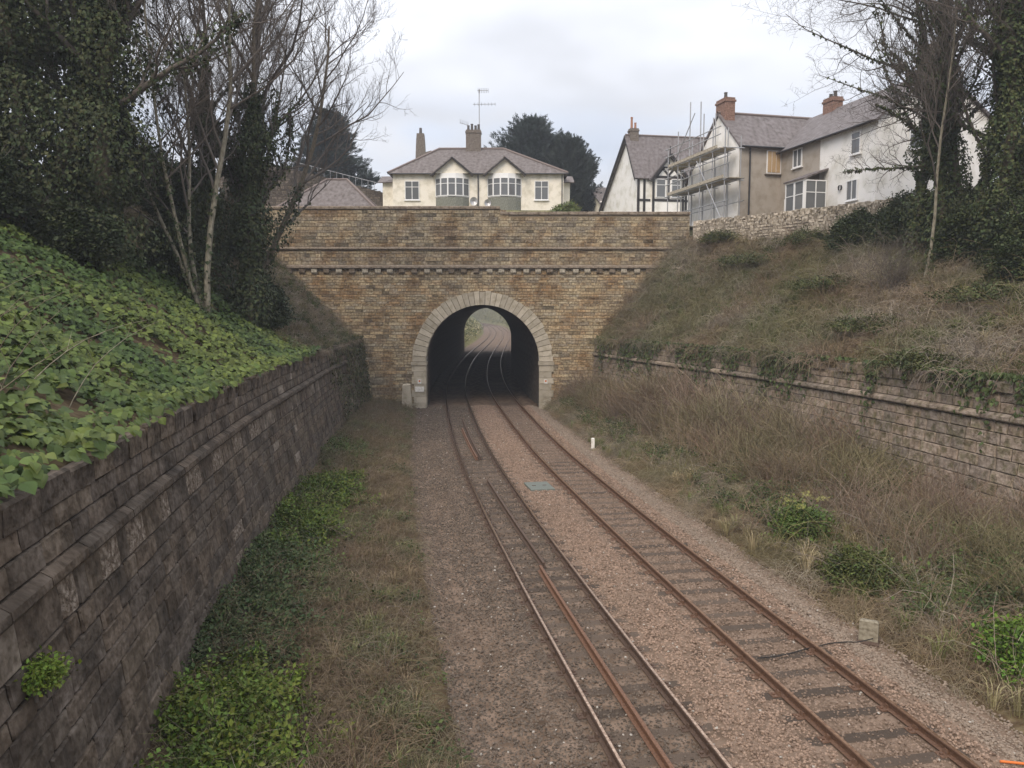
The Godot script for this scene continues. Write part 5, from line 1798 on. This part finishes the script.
func make_left_buildings() -> void:
	var t := thing("outbuilding", "low stone outbuilding with hipped brown slate roof behind the parapet", "building", Vector3(-15.0, 12.25, -64.5))
	var mb := MB.new()
	mb.box(Vector3(-4.0, -0.3, -6), Vector3(3.7, 2.45, 0))
	part("wall", mb, mats.stack_stone, t, true)
	mb = MB.new()
	var a := Vector3(-4.4, 2.4, 0.35)
	var b := Vector3(4.1, 2.4, 0.35)
	var c := Vector3(4.1, 2.4, -6.35)
	var d := Vector3(-4.4, 2.4, -6.35)
	var r0 := Vector3(-0.7, 5.35, -3)
	var r1 := Vector3(1.0, 5.35, -3)
	mb.slab(a, b, r1, r0, 0.1)
	mb.slab(c, d, r0, r1, 0.1)
	mb.tri(d, a, r0)
	mb.tri(b, c, r1)
	var roof := part("roof", mb, mats.brown_slate, t, true)
	mb = MB.new()
	for q in [[a, r0], [d, r0], [b, r1], [c, r1], [r0, r1]]:
		mb.rod(q[0] + Vector3.UP * 0.03, q[1] + Vector3.UP * 0.03, 0.1, 6)
	part("ridge_tiles", mb, mats.ridge_tile, roof, true)
	# old rubble wall behind it
	t = thing("garden_wall", "old dark rubble wall with thin railing behind the hipped outbuilding", "wall", Vector3(-20.0, 14.5, -76.0))
	mb = MB.new()
	mb.prism(PackedVector2Array([Vector2(-8, -0.6), Vector2(7.6, -0.6), Vector2(7.6, 3.3), Vector2(3.4, 4.4), Vector2(-1.0, 5.5), Vector2(-8, 5.9)]), -0.5, 0.0)
	part("wall_body", mb, mats.brown_mortar, t, true)
	var rng := RandomNumberGenerator.new()
	rng.seed = 15
	mb = MB.new()
	var y := -0.4
	while y < 5.8:
		var h := rng.randf_range(0.16, 0.32)
		var x := -8.0
		while x < 7.5:
			var w := rng.randf_range(0.25, 0.6)
			var top := minf(5.9, 5.5 - (x + 1.0) * 0.25)
			if y + h < top and x + w < 7.62:
				var g := rng.randf_range(0.09, 0.2)
				mb.add(blocks[rng.randi() % 8][0], Transform3D(Basis.from_scale(Vector3(w - 0.03, h - 0.025, 0.1)), Vector3(x + w / 2, y + h / 2, 0.02)), Color(g * 1.08, g * 0.93, g * 0.8))
			x += w
		y += h
	part("rubble", mb, mats.rubble_many, t, true).set_meta("kind", "stuff")
	mb = MB.new()
	for k in 14:
		var x := -1.0 + k * 0.6
		var yy := 5.5 - (x + 1.0) * 0.25
		mb.rod(Vector3(x, yy - 0.1, -0.25), Vector3(x, yy + 0.75, -0.25), 0.02, 4)
	mb.rod(Vector3(-1.2, 6.3, -0.25), Vector3(7.0, 4.25, -0.25), 0.025, 4)
	part("railing", mb, mats.galvanised, t, true)
	# ruined stack
	t = thing("ruined_stack", "tall ruined stone stack with broken wall behind the bungalows", "ruin", Vector3(-10.9, 16.0, -95.0))
	mb = MB.new()
	var p := PackedVector2Array([Vector2(-0.75, -0.6), Vector2(3.2, -0.6), Vector2(3.2, 8.2), Vector2(2.5, 9.3), Vector2(1.9, 8.9), Vector2(1.3, 9.5), Vector2(0.55, 9.3), Vector2(0.5, 10.6), Vector2(0.42, 11.5), Vector2(-0.42, 11.5), Vector2(-0.5, 10.6), Vector2(-0.6, 8.4)])
	mb.prism(p, -0.9, 0.0)
	part("wall", mb, mats.stack_stone, t, true)
	mb = MB.new()
	mb.tube(PackedVector3Array([Vector3(0.0, 11.45, -0.45), Vector3(0.0, 12.2, -0.45)]), PackedFloat32Array([0.2, 0.15]), 8)
	part("chimney_pot", mb, mats.dark_pot, t, true)

func make_tudor() -> void:
	var t := thing("half_timbered_house", "white house with black half timbered gable and steep slate roof", "house", Vector3(12.6, 15.3, -80.0), 0.18)
	var mb := MB.new()
	mb.prism(PackedVector2Array([Vector2(0, -0.6), Vector2(11.5, -0.6), Vector2(11.5, 3.0), Vector2(3.0, 9.1), Vector2(0, 4.9)]), 0.0, 10.0, Transform3D(SIDEWAYS, Vector3.ZERO))
	part("wall", mb, mats.white_render, t, true)
	mb = MB.new()
	mb.slab(Vector3(-0.4, 4.45, 0.35), Vector3(10.3, 4.45, 0.35), Vector3(10.3, 9.35, -3.05), Vector3(-0.4, 9.35, -3.05), 0.16)
	mb.slab(Vector3(10.3, 2.8, -12.0), Vector3(-0.4, 2.8, -12.0), Vector3(-0.4, 9.35, -3.05), Vector3(10.3, 9.35, -3.05), 0.16)
	var roof := part("roof", mb, mats.slate_roof, t, true)
	mb = MB.new()
	for q in [[Vector3(-0.42, 4.4, 0.37), Vector3(-0.42, 9.3, -3.05)], [Vector3(-0.42, 9.3, -3.05), Vector3(-0.42, 2.75, -12.0)]]:
		var up := Vector3.UP * 0.32
		mb.quad(q[0] - up, q[1] - up, q[1] + up * 0.2, q[0] + up * 0.2)
		mb.quad(q[0] - up + Vector3(0.07, 0, 0), q[1] - up + Vector3(0.07, 0, 0), q[1] + up * 0.2 + Vector3(0.07, 0, 0), q[0] + up * 0.2 + Vector3(0.07, 0, 0))
	part("barge_board", mb, mats.black_timber, roof, true)
	mb = MB.new()
	mb.rod(Vector3(-0.3, 9.4, -3.05), Vector3(10.2, 9.4, -3.05), 0.1, 6)
	part("ridge_tiles", mb, mats.ridge_tile, roof, true)
	chimney(roof, Vector3(0.55, 8.7, -3.0), 0.9, 0.8, 1.3, mats.stack_stone, [[-0.2, 1.2], [0.2, 0.65]], mats.clay_pot)
	# gablet on the front
	mb = MB.new()
	mb.prism(PackedVector2Array([Vector2(1.5, -0.6), Vector2(4.9, -0.6), Vector2(4.9, 4.7), Vector2(3.2, 6.75), Vector2(1.5, 4.7)]), -1.2, 0.25)
	part("front_gable", mb, mats.white_render, t, true)
	mb = MB.new()
	mb.slab(Vector3(1.05, 4.3, 0.6), Vector3(3.2, 6.95, 0.6), Vector3(3.2, 6.95, -1.6), Vector3(1.05, 4.3, -0.4), 0.14)
	mb.slab(Vector3(3.2, 6.95, 0.6), Vector3(5.35, 4.3, 0.6), Vector3(5.35, 4.3, -0.4), Vector3(3.2, 6.95, -1.6), 0.14)
	part("gable_roof", mb, mats.slate_roof, roof, true)
	mb = MB.new()
	for s in [-1, 1]:
		mb.slab(Vector3(3.2 + s * 2.1, 4.2, 0.61), Vector3(3.2 + s * 2.1, 4.2, 0.70), Vector3(3.2, 6.8, 0.70), Vector3(3.2, 6.8, 0.61), 0.22)
	mb.rod(Vector3(3.2, 6.6, 0.65), Vector3(3.2, 7.6, 0.65), 0.06, 6)
	part("barge_board", mb, mats.black_timber, roof, true)
	var beam := func(x0: float, y0: float, x1: float, y1: float, w: float, z: float) -> void:
		var b := MB.new()
		var d := Vector3(x1 - x0, y1 - y0, 0)
		var n := Vector3(-d.y, d.x, 0).normalized() * w * 0.5
		var p := [Vector3(x0, y0, z) - n, Vector3(x0, y0, z) + n, Vector3(x1, y1, z) + n, Vector3(x1, y1, z) - n]
		var back := Vector3(0, 0, -0.06)
		b.hexa([p[0] + back, p[3] + back, p[3], p[0], p[1] + back, p[2] + back, p[2], p[1]])
		part("timber", b, mats.black_timber, t, true)
	for q in [[1.62, 0.0, 1.62, 4.6, 0.24], [3.2, 2.4, 3.2, 4.9, 0.26], [4.78, 0.0, 4.78, 4.6, 0.24], [1.5, 2.35, 4.9, 2.35, 0.24], [1.62, 4.65, 4.78, 4.65, 0.22], [3.2, 5.6, 3.2, 6.5, 0.16], [2.5, 5.6, 3.9, 5.6, 0.14], [2.0, 4.75, 2.6, 5.5, 0.2], [4.4, 4.75, 3.8, 5.5, 0.2], [2.6, 5.5, 3.2, 4.8, 0.2], [3.8, 5.5, 3.2, 4.8, 0.2]]:
		beam.call(q[0], q[1], q[2], q[3], q[4], 0.312)
	for q in [[0.12, 0.0, 0.12, 4.75, 0.26], [0.75, 0.0, 0.75, 4.75, 0.24], [0.0, 2.35, 1.4, 2.35, 0.22], [0.0, 4.6, 1.4, 4.6, 0.3], [5.2, 0.0, 5.2, 4.7, 0.24], [6.4, 0.0, 6.4, 4.7, 0.24], [7.8, 0.0, 7.8, 4.7, 0.24], [9.85, 0.0, 9.85, 4.7, 0.26], [5.0, 2.35, 10.0, 2.35, 0.22], [5.0, 4.55, 10.0, 4.55, 0.3]]:
		beam.call(q[0], q[1], q[2], q[3], q[4], 0.062)
	window(t, 2.4, 2.6, 1.0, 1.85, 1, 2, 0.30, mats.upvc, 0.0, false)
	window(t, 4.0, 2.6, 1.0, 1.85, 1, 2, 0.30, mats.upvc, 0.0, false)
	window(t, 7.1, 2.7, 1.0, 1.6, 1, 2, 0.05, mats.upvc, 0.0, false)
	t = thing("far_cottage", "small pale cottage beyond the half timbered house", "house", Vector3(10.4, 15.8, -93.0), 0.3)
	mb = MB.new()
	mb.prism(PackedVector2Array([Vector2(0, -0.6), Vector2(6, -0.6), Vector2(6, 3.4), Vector2(3, 5.4), Vector2(0, 3.4)]), 0.0, 5.0, Transform3D(SIDEWAYS, Vector3.ZERO))
	part("wall", mb, mats.cream_render, t, true)
	mb = MB.new()
	mb.slab(Vector3(-0.2, 3.2, 0.25), Vector3(5.2, 3.2, 0.25), Vector3(5.2, 5.6, -3), Vector3(-0.2, 5.6, -3), 0.12)
	mb.slab(Vector3(5.2, 3.2, -6.25), Vector3(-0.2, 3.2, -6.25), Vector3(-0.2, 5.6, -3), Vector3(5.2, 5.6, -3), 0.12)
	part("roof", mb, mats.brown_slate, t, true)

func make_terrace() -> void:
	# end house, its white gable under scaffolding
	var t := thing("end_house", "grey pebbledashed end house with white gable and boarded up window", "house", Vector3(15.4, ROAD_Y, -54.0), 0.242)
	var mb := MB.new()
	mb.prism(PackedVector2Array([Vector2(0, -0.8), Vector2(7.5, -0.8), Vector2(7.5, 4.4), Vector2(2.9, 8.1), Vector2(0, 5.6)]), 0.0, 9.0, Transform3D(SIDEWAYS, Vector3.ZERO))
	part("wall", mb, mats.grey_dash, t, true)
	mb = MB.new()
	mb.prism(PackedVector2Array([Vector2(0.01, -0.8), Vector2(7.49, -0.8), Vector2(7.49, 4.35), Vector2(2.9, 8.05), Vector2(0.01, 5.55)]), -0.04, 0.0, Transform3D(SIDEWAYS, Vector3.ZERO))
	part("gable_wall", mb, mats.white_render, t, true)
	mb = MB.new()
	for k in 4:
		mb.box(Vector3(-0.07, 0.2, -6.8 + k * 1.8), Vector3(-0.04, 4.6, -6.74 + k * 1.8))
	part("sheeting_seam", mb, mats.galvanised, t, true)
	mb = MB.new()
	mb.slab(Vector3(-0.15, 5.42, 0.3), Vector3(9.0, 5.42, 0.3), Vector3(9.0, 8.3, -2.95), Vector3(-0.15, 8.3, -2.95), 0.13)
	mb.slab(Vector3(9.0, 4.15, -7.9), Vector3(-0.15, 4.15, -7.9), Vector3(-0.15, 8.3, -2.95), Vector3(9.0, 8.3, -2.95), 0.13)
	var roof := part("roof", mb, mats.slate_roof, t, true)
	mb = MB.new()
	mb.rod(Vector3(-0.15, 8.33, -2.95), Vector3(9.0, 8.33, -2.95), 0.1, 6)
	part("ridge_tiles", mb, mats.ridge_tile, roof, true)
	chimney(roof, Vector3(0.45, 7.5, -2.9), 0.75, 1.35, 1.75, mats.red_brick, [[0.0, 0.5]], mats.dark_pot)
	gutter(t, Vector3(0, 5.38, 0.38), Vector3(4.0, 5.38, 0.38), mats.dark_metal)
	mb = MB.new()
	mb.rod(Vector3(0.75, -0.5, 0.09), Vector3(0.75, 5.4, 0.09), 0.055)
	part("drainpipe", mb, mats.dark_metal, t, true)
	mb = MB.new()
	mb.box(Vector3(2.05, 3.7, 0.0), Vector3(3.15, 5.25, 0.05))
	var bw := part("boarded_window", mb, mats.upvc, t, true)
	for k in 3:
		mb = MB.new()
		mb.box(Vector3(2.12 + k * 0.33, 3.78, 0.052), Vector3(2.40 + k * 0.33, 5.18, 0.085))
		part("board", mb, mats.plywood, bw, true)
	mb = MB.new()
	mb.worn(Vector3(1.35, 0.08, 0.2), 0.015, Transform3D(Basis(), Vector3(2.6, 3.6, 0.08)))
	part("sill", mb, mats.stack_stone, bw, true)
	# scaffolding round the gable
	var s := thing("scaffolding", "galvanised tube scaffolding with plank platforms against the white gable", "scaffolding", Vector3(15.4, ROAD_Y, -54.0), 0.242)
	var rng := RandomNumberGenerator.new()
	rng.seed = 9
	for k in 6:
		var z := 0.9 - k * 1.75
		for x in [-0.45, -1.55]:
			var h: float = [6.4, 7.4, 8.9, 9.3, 7.6, 6.6][k] * (1.0 if x < -1.0 else 0.92)
			mb = MB.new()
			mb.rod(Vector3(x, -0.05, z), Vector3(x + rng.randf_range(-0.05, 0.05), h, z), 0.04, 6)
			part("upright_tube", mb, mats.galvanised, s, true)
		for y in [3.0, 5.1]:
			mb = MB.new()
			mb.rod(Vector3(-1.8, y, z + 0.08), Vector3(-0.2, y, z + 0.08), 0.035, 6)
			part("cross_tube", mb, mats.galvanised, s, true)
	for y in [1.6, 3.05, 4.0, 4.5, 5.15, 6.1, 6.6]:
		for x in [-0.5, -1.6]:
			if x > -1.0 and y in [4.0, 4.5, 6.1, 6.6]:
				continue
			mb = MB.new()
			mb.rod(Vector3(x, y, 1.5 if y < 5 else 0.3), Vector3(x, y + rng.randf_range(-0.05, 0.05), -8.4), 0.035, 6)
			part("ledger_tube", mb, mats.galvanised, s, true)
	for q in [[Vector3(-1.65, 0.2, 0.9), Vector3(-1.65, 4.9, -3.0)], [Vector3(-1.65, 5.0, -7.0), Vector3(-1.65, 8.3, -3.4)]]:
		mb = MB.new()
		mb.rod(q[0], q[1], 0.035, 6)
		part("brace_tube", mb, mats.galvanised, s, true)
	for y in [3.1, 5.2]:
		for k in 5:
			for j in 2:
				mb = MB.new()
				var z0 := (1.2 if y < 5 else 0.2) - j * 4.3
				mb.worn(Vector3(0.22, 0.045, 4.2), 0.008, Transform3D(Basis(), Vector3(-1.5 + k * 0.235, y + 0.005 * k, z0 - 2.1)))
				part("platform_board", mb, mats.scaffold_board, s, true)
	for y in [3.1, 5.2]:
		mb = MB.new()
		mb.box(Vector3(-1.7, y + 0.03, -7.6), Vector3(-1.66, y + 0.24, 0.9 if y < 5 else 0.0))
		part("toe_board", mb, mats.scaffold_board, s, true)
	# the row of cottages running along the cutting
	var turn := deg_to_rad(-76.6)
	var g := thing("grey_cottage", "grey pebbledashed cottage joined to the white cottage, with a lean-to porch", "house", Vector3(18.4, ROAD_Y - 0.2, -55.0), turn)
	mb = MB.new()
	mb.prism(PackedVector2Array([Vector2(0, -0.9), Vector2(8, -0.9), Vector2(8, 5.5), Vector2(4, 8.35), Vector2(0, 5.5)]), 0.0, 4.66, Transform3D(SIDEWAYS, Vector3.ZERO))
	part("wall", mb, mats.grey_dash, g, true)
	mb = MB.new()
	mb.slab(Vector3(-0.4, 5.3, 0.35), Vector3(4.66, 5.3, 0.35), Vector3(4.66, 8.5, -4), Vector3(-3.2, 8.5, -4), 0.13)
	mb.slab(Vector3(4.66, 5.3, -8.35), Vector3(-0.4, 5.3, -8.35), Vector3(-3.2, 8.5, -4), Vector3(4.66, 8.5, -4), 0.13)
	roof = part("roof", mb, mats.slate_roof, g, true)
	chimney(roof, Vector3(0.1, 7.9, -4.0), 1.1, 0.8, 1.35, mats.red_brick, [[-0.25, 0.35], [0.25, 0.45]], mats.dark_pot)
	gutter(g, Vector3(0.2, 5.25, 0.42), Vector3(4.66, 5.25, 0.42), mats.dark_metal)
	mb = MB.new()
	mb.rod(Vector3(0.15, -0.5, 0.1), Vector3(0.15, 5.2, 0.1), 0.06)
	part("drainpipe", mb, mats.dark_metal, g, true)
	window(g, 2.3, 4.0, 1.0, 1.2, 2, 1, 0.04, mats.upvc)
	window(g, 1.9, 0.9, 1.9, 1.2, 3, 1, 0.04, mats.upvc)
	# porch
	mb = MB.new()
	mb.slab(Vector3(3.4, 2.75, 1.75), Vector3(5.6, 2.75, 1.75), Vector3(5.6, 3.4, 0.02), Vector3(3.4, 3.4, 0.02), 0.1)
	part("porch_roof", mb, mats.slate_roof, g, true)
	for q in [[4.0, 1.6, 0.0], [5.0, 1.6, 0.0]]:
		window(g, q[0], 0.0, 0.98, 2.65, 1, 2, q[1], mats.upvc, 0.0, false, "porch_glazing")
	window(g, 5.5, 0.3, 1.5, 2.35, 2, 2, 0.8, mats.upvc, PI / 2, false, "porch_glazing")
	var w := thing("white_cottage", "white rendered end cottage behind the ivy trees", "house", Vector3(18.4 + 0.2317 * 4.67, ROAD_Y - 0.2, -55.0 + 0.9728 * 4.67), turn)
	mb = MB.new()
	mb.prism(PackedVector2Array([Vector2(0, -0.9), Vector2(8, -0.9), Vector2(8, 5.5), Vector2(4, 8.35), Vector2(0, 5.5)]), 0.0, 5.3, Transform3D(SIDEWAYS, Vector3.ZERO))
	part("wall", mb, mats.white_render, w, true)
	mb = MB.new()
	mb.slab(Vector3(0.01, 5.3, 0.35), Vector3(5.5, 5.3, 0.35), Vector3(5.5, 8.5, -4), Vector3(0.01, 8.5, -4), 0.13)
	mb.slab(Vector3(5.5, 5.3, -8.35), Vector3(0.01, 5.3, -8.35), Vector3(0.01, 8.5, -4), Vector3(5.5, 8.5, -4), 0.13)
	roof = part("roof", mb, mats.slate_roof, w, true)
	chimney(roof, Vector3(5.0, 7.9, -4.0), 0.8, 1.2, 1.9, mats.stack_stone, [[0.0, 0.5]], mats.dark_pot)
	gutter(w, Vector3(0.02, 5.25, 0.42), Vector3(5.4, 5.25, 0.42), mats.dark_metal)
	window(w, 3.5, 3.75, 0.85, 1.3, 1, 2, 0.04, mats.upvc)
	window(w, 3.3, 1.1, 1.0, 1.2, 2, 1, 0.04, mats.upvc)
	window(w, 5.34, 3.8, 0.9, 1.2, 1, 2, -2.5, mats.upvc, PI / 2)
	mb = MB.new()
	mb.tube(PackedVector3Array([Vector3(2.2, 2.0, 0.02), Vector3(2.2, 2.0, 0.12)]), PackedFloat32Array([0.16, 0.16]), 10)
	part("wall_lamp", mb, mats.dark_metal, w, true)
	# rubble wall of the gardens
	var at := Vector3(18.0, 9.6, -44.0)
	var r := thing("garden_wall", "pale rubble wall topped with upright stones below the cottages", "wall", at)
	mb = MB.new()
	var body := MB.new()
	var z := -52.3
	while z < -41.5:
		var z1 := z + 0.5
		var a := Vector3(table(GARDEN, z), 0, z)
		var b := Vector3(table(GARDEN, z1), 0, z1)
		var n := Vector3(b.z - a.z, 0, -(b.x - a.x)).normalized() * -1.0
		var y0 := lerpf(9.2, 10.1, smoothstep(-42.0, -52.0, z))
		var y1 := 11.95
		var q := n * -0.03
		var k := n * -0.45
		body.hexa([a + q + Vector3.UP * y0, b + q + Vector3.UP * y0, b + k + Vector3.UP * y0, a + k + Vector3.UP * y0, a + q + Vector3.UP * y1, b + q + Vector3.UP * y1, b + k + Vector3.UP * y1, a + k + Vector3.UP * y1])
		z = z1
	part("wall_body", body, mats.pale_mortar, r)
	var yy := 9.3
	while yy < 12.2:
		var h := rng.randf_range(0.14, 0.26)
		z = -52.3
		while z < -41.5:
			var len := rng.randf_range(0.16, 0.5)
			var a := Vector3(table(GARDEN, z), 0, z)
			var b := Vector3(table(GARDEN, z + 0.3), 0, z + 0.3)
			var along := (b - a).normalized()
			var n := -Vector3(along.z, 0, -along.x)
			var top := yy + h > 11.9
			var v := rng.randf_range(0.7, 1.25)
			var bs := Basis(along * (len - 0.03), Vector3.UP * (h * (rng.randf_range(0.7, 1.35) + (0.7 * rng.randf() if top else 0.0)) - 0.015), n * (0.12 if not top else 0.35)) * Basis(Vector3.BACK, rng.randf_range(-0.15, 0.15))
			mb.add(blocks[rng.randi() % 8][0], Transform3D(bs, a + along * len * 0.5 + n * 0.02 + Vector3.UP * (yy + h * 0.5)), Color(0.62, 0.56, 0.48) * v)
			z += len * absf(along.z)
		yy += h
	part("rubble", mb, mats.rubble_many, r).set_meta("kind", "stuff")

# ------------------------------------------------------------------ small things by the line
func make_small_things() -> void:
	var x := line_x(-28.5)
	var t := thing("cover_lid", "flat grey green lid lying on the ballast between the tracks", "lid", Vector3(x, 0.04, -28.5), 0.2)
	var mb := MB.new()
	mb.worn(Vector3(0.9, 0.07, 1.25), 0.015)
	part("slab", mb, mats.green_lid, t, true)
	mb = MB.new()
	for s in [-1, 1]:
		mb.box(Vector3(s * 0.2 - 0.07, 0.071, -0.02), Vector3(s * 0.2 + 0.07, 0.085, 0.02))
	part("lifting_handle", mb, mats.dark_rust, t, true)
	x = line_x(-37.3) + 4.15
	t = thing("marker_post", "short white post at the edge of the ballast below the brambles", "post", Vector3(x, -0.18, -37.3))
	mb = MB.new()
	mb.worn(Vector3(0.16, 0.62, 0.1), 0.03)
	part("post", mb, mats.white_paint, t, true)
	mb = MB.new()
	mb.worn(Vector3(0.3, 0.12, 0.3), 0.03)
	part("foot", mb, mats.concrete, t, true)
	x = line_x(-15.3) + 4.05
	t = thing("marker_block", "chunky concrete marker block leaning at the ballast edge", "marker", Vector3(x, -0.22, -15.3), -0.5)
	mb = MB.new()
	mb.worn(Vector3(0.36, 0.44, 0.2), 0.03, Transform3D(Basis(Vector3.RIGHT, -0.2), Vector3(0, 0.1, 0)))
	part("block", mb, mats.concrete, t, true)
	mb = MB.new()
	mb.worn(Vector3(0.42, 0.15, 0.3), 0.04)
	part("foot", mb, mats.dark_rust, t, true)
	mb = MB.new()
	var pts := PackedVector3Array()
	var rad := PackedFloat32Array()
	for k in 14:
		var u := k / 13.0
		var off := lerpf(1.25, 4.0, u)
		var z := -14.2 - 0.9 * u + 0.05 * sin(u * 9.0)
		pts.append(Vector3(line_x(z) + off, maxf(floor_y(off, z), 0.0) + 0.045, z))
		rad.append(0.011)
	mb.tube(pts, rad, 5)
	single("track_cable", mb, mats.black_rubber, "black cable running under the rusty track to the marker block", "cable", "", "", pts[7])
	mb = MB.new()
	var cz := -12.0
	var cp := Vector3(line_x(cz) + 4.5, -0.2, cz)
	mb.tube(PackedVector3Array([cp, cp + Vector3(0.05, 0.55, 0), cp + Vector3(0.14, 1.15, 0.03)]), PackedFloat32Array([0.016, 0.014, 0.01]), 6)
	single("bamboo_cane", mb, mats.scaffold_board, "thin pale cane stuck in the verge beside the bright green bush", "cane", "", "", cp)
	mb = MB.new()
	pts = PackedVector3Array()
	rad = PackedFloat32Array()
	for k in 10:
		var u := k / 9.0
		var z := -10.75 + 0.25 * u
		var off := lerpf(3.05, 4.3, u)
		pts.append(Vector3(line_x(z) + off, floor_y(off, z) + 0.05, z))
		rad.append(0.02)
	mb.tube(pts, rad, 7)
	single("orange_duct", mb, mats.orange_plastic, "orange plastic duct lying on the ballast shoulder", "duct", "", "", pts[4])
	# low concrete edging between ballast and verge
	t = thing("trough_edging", "line of worn concrete trough lids along the verge below the dark wall", "trough", Vector3(line_x(-14.0) - 4.55, -0.2, -14.0))
	var rng := RandomNumberGenerator.new()
	rng.seed = 3
	var zz := -7.0
	while zz > -24.0:
		if rng.randf() < 0.8:
			mb = MB.new()
			var p := Vector3(line_x(zz - 0.45) - 4.55 + rng.randf_range(-0.02, 0.02), -0.24, zz - 0.45)
			mb.worn(Vector3(0.24, 0.075, 0.88), 0.012, Transform3D(Basis(Vector3.UP, -0.19 + rng.randf_range(-0.03, 0.03)), p))
			part("trough_lid", mb, mats.weathered_ashlar, t)
		zz -= 0.92

# ------------------------------------------------------------------ the scene
func _ready() -> void:
	var cam := Camera3D.new()
	cam.name = "camera"
	cam.position = Vector3(0, 6.6, 0)
	cam.rotation_degrees = Vector3(-5.42, 0, 0)
	cam.fov = 52.43
	cam.near = 0.1
	cam.far = 2000.0
	add_child(cam)
	cam.current = true
	make_sky()
	var sun := DirectionalLight3D.new()
	sun.name = "sun"
	sun.rotation_degrees = Vector3(-42, -25, 0)
	sun.light_energy = 0.5
	sun.light_angular_distance = 30.0
	sun.light_color = Color(1.0, 0.94, 0.86)
	sun.shadow_enabled = true
	add_child(sun)
	field.seed = 99
	field.frequency = 0.03
	field.fractal_octaves = 3
	make_materials()
	make_blocks()
	ivy = ivy_leaf()
	make_ground()
	var rng := RandomNumberGenerator.new()
	rng.seed = 4
	make_portal(rng)
	retaining_wall(-1, -1.5, "dark brown stone retaining wall below the leafy bank", ["brown_stone_", [Color(0.251, 0.212, 0.183), Color(0.235, 0.204, 0.18), Color(0.272, 0.225, 0.188), Color(0.219, 0.191, 0.172), Color(0.287, 0.243, 0.204), Color(0.5, 0.45, 0.41)]], mats.brown_stone_many, mats.brown_mortar, Vector2(0.22, 0.38), Vector2(0.4, 1.15), rng)
	retaining_wall(1, -8.0, "pale grey stone retaining wall below the bramble bank", ["pale_stone_", [Color(0.40, 0.35, 0.31), Color(0.35, 0.31, 0.28), Color(0.46, 0.405, 0.36), Color(0.30, 0.268, 0.245), Color(0.385, 0.325, 0.28), Color(0.5, 0.47, 0.43)]], mats.pale_stone_many, mats.pale_mortar, Vector2(0.26, 0.38), Vector2(0.45, 0.95), rng)
	make_track(-1.76, "railway track with an old rusty rail lying between its rails", mats.railhead, mats.dark_rust, rng)
	make_track(1.76, "rusty railway track running beside the bramble verge", mats.railhead_brown, mats.rusty_steel, rng)
	loose_rail(Vector2(-1.80, -19.2), Vector2(-1.84, -8.6), "long orange rusty rail lying loose between the running rails", mats.orange_rust, 0.02)
	loose_rail(Vector2(-1.82, -29.3), Vector2(-1.66, -19.4), "dark old rail lying end to end with the orange rusty one", mats.dark_rust, 0.02)
	loose_rail(Vector2(-1.90, -42.3), Vector2(-1.76, -33.8), "short pale brown rail lying towards the tunnel", mats.orange_rust, 0.02)
	loose_rail(Vector2(-1.72, -46.0), Vector2(-1.58, -33.9), "thin dark rail lying beside the short pale brown one", mats.dark_rust, 0.02)
	make_bungalows()
	make_left_buildings()
	make_tudor()
	make_terrace()
	make_trees()
	make_plants()
	make_ballast(rng)
	make_small_things()
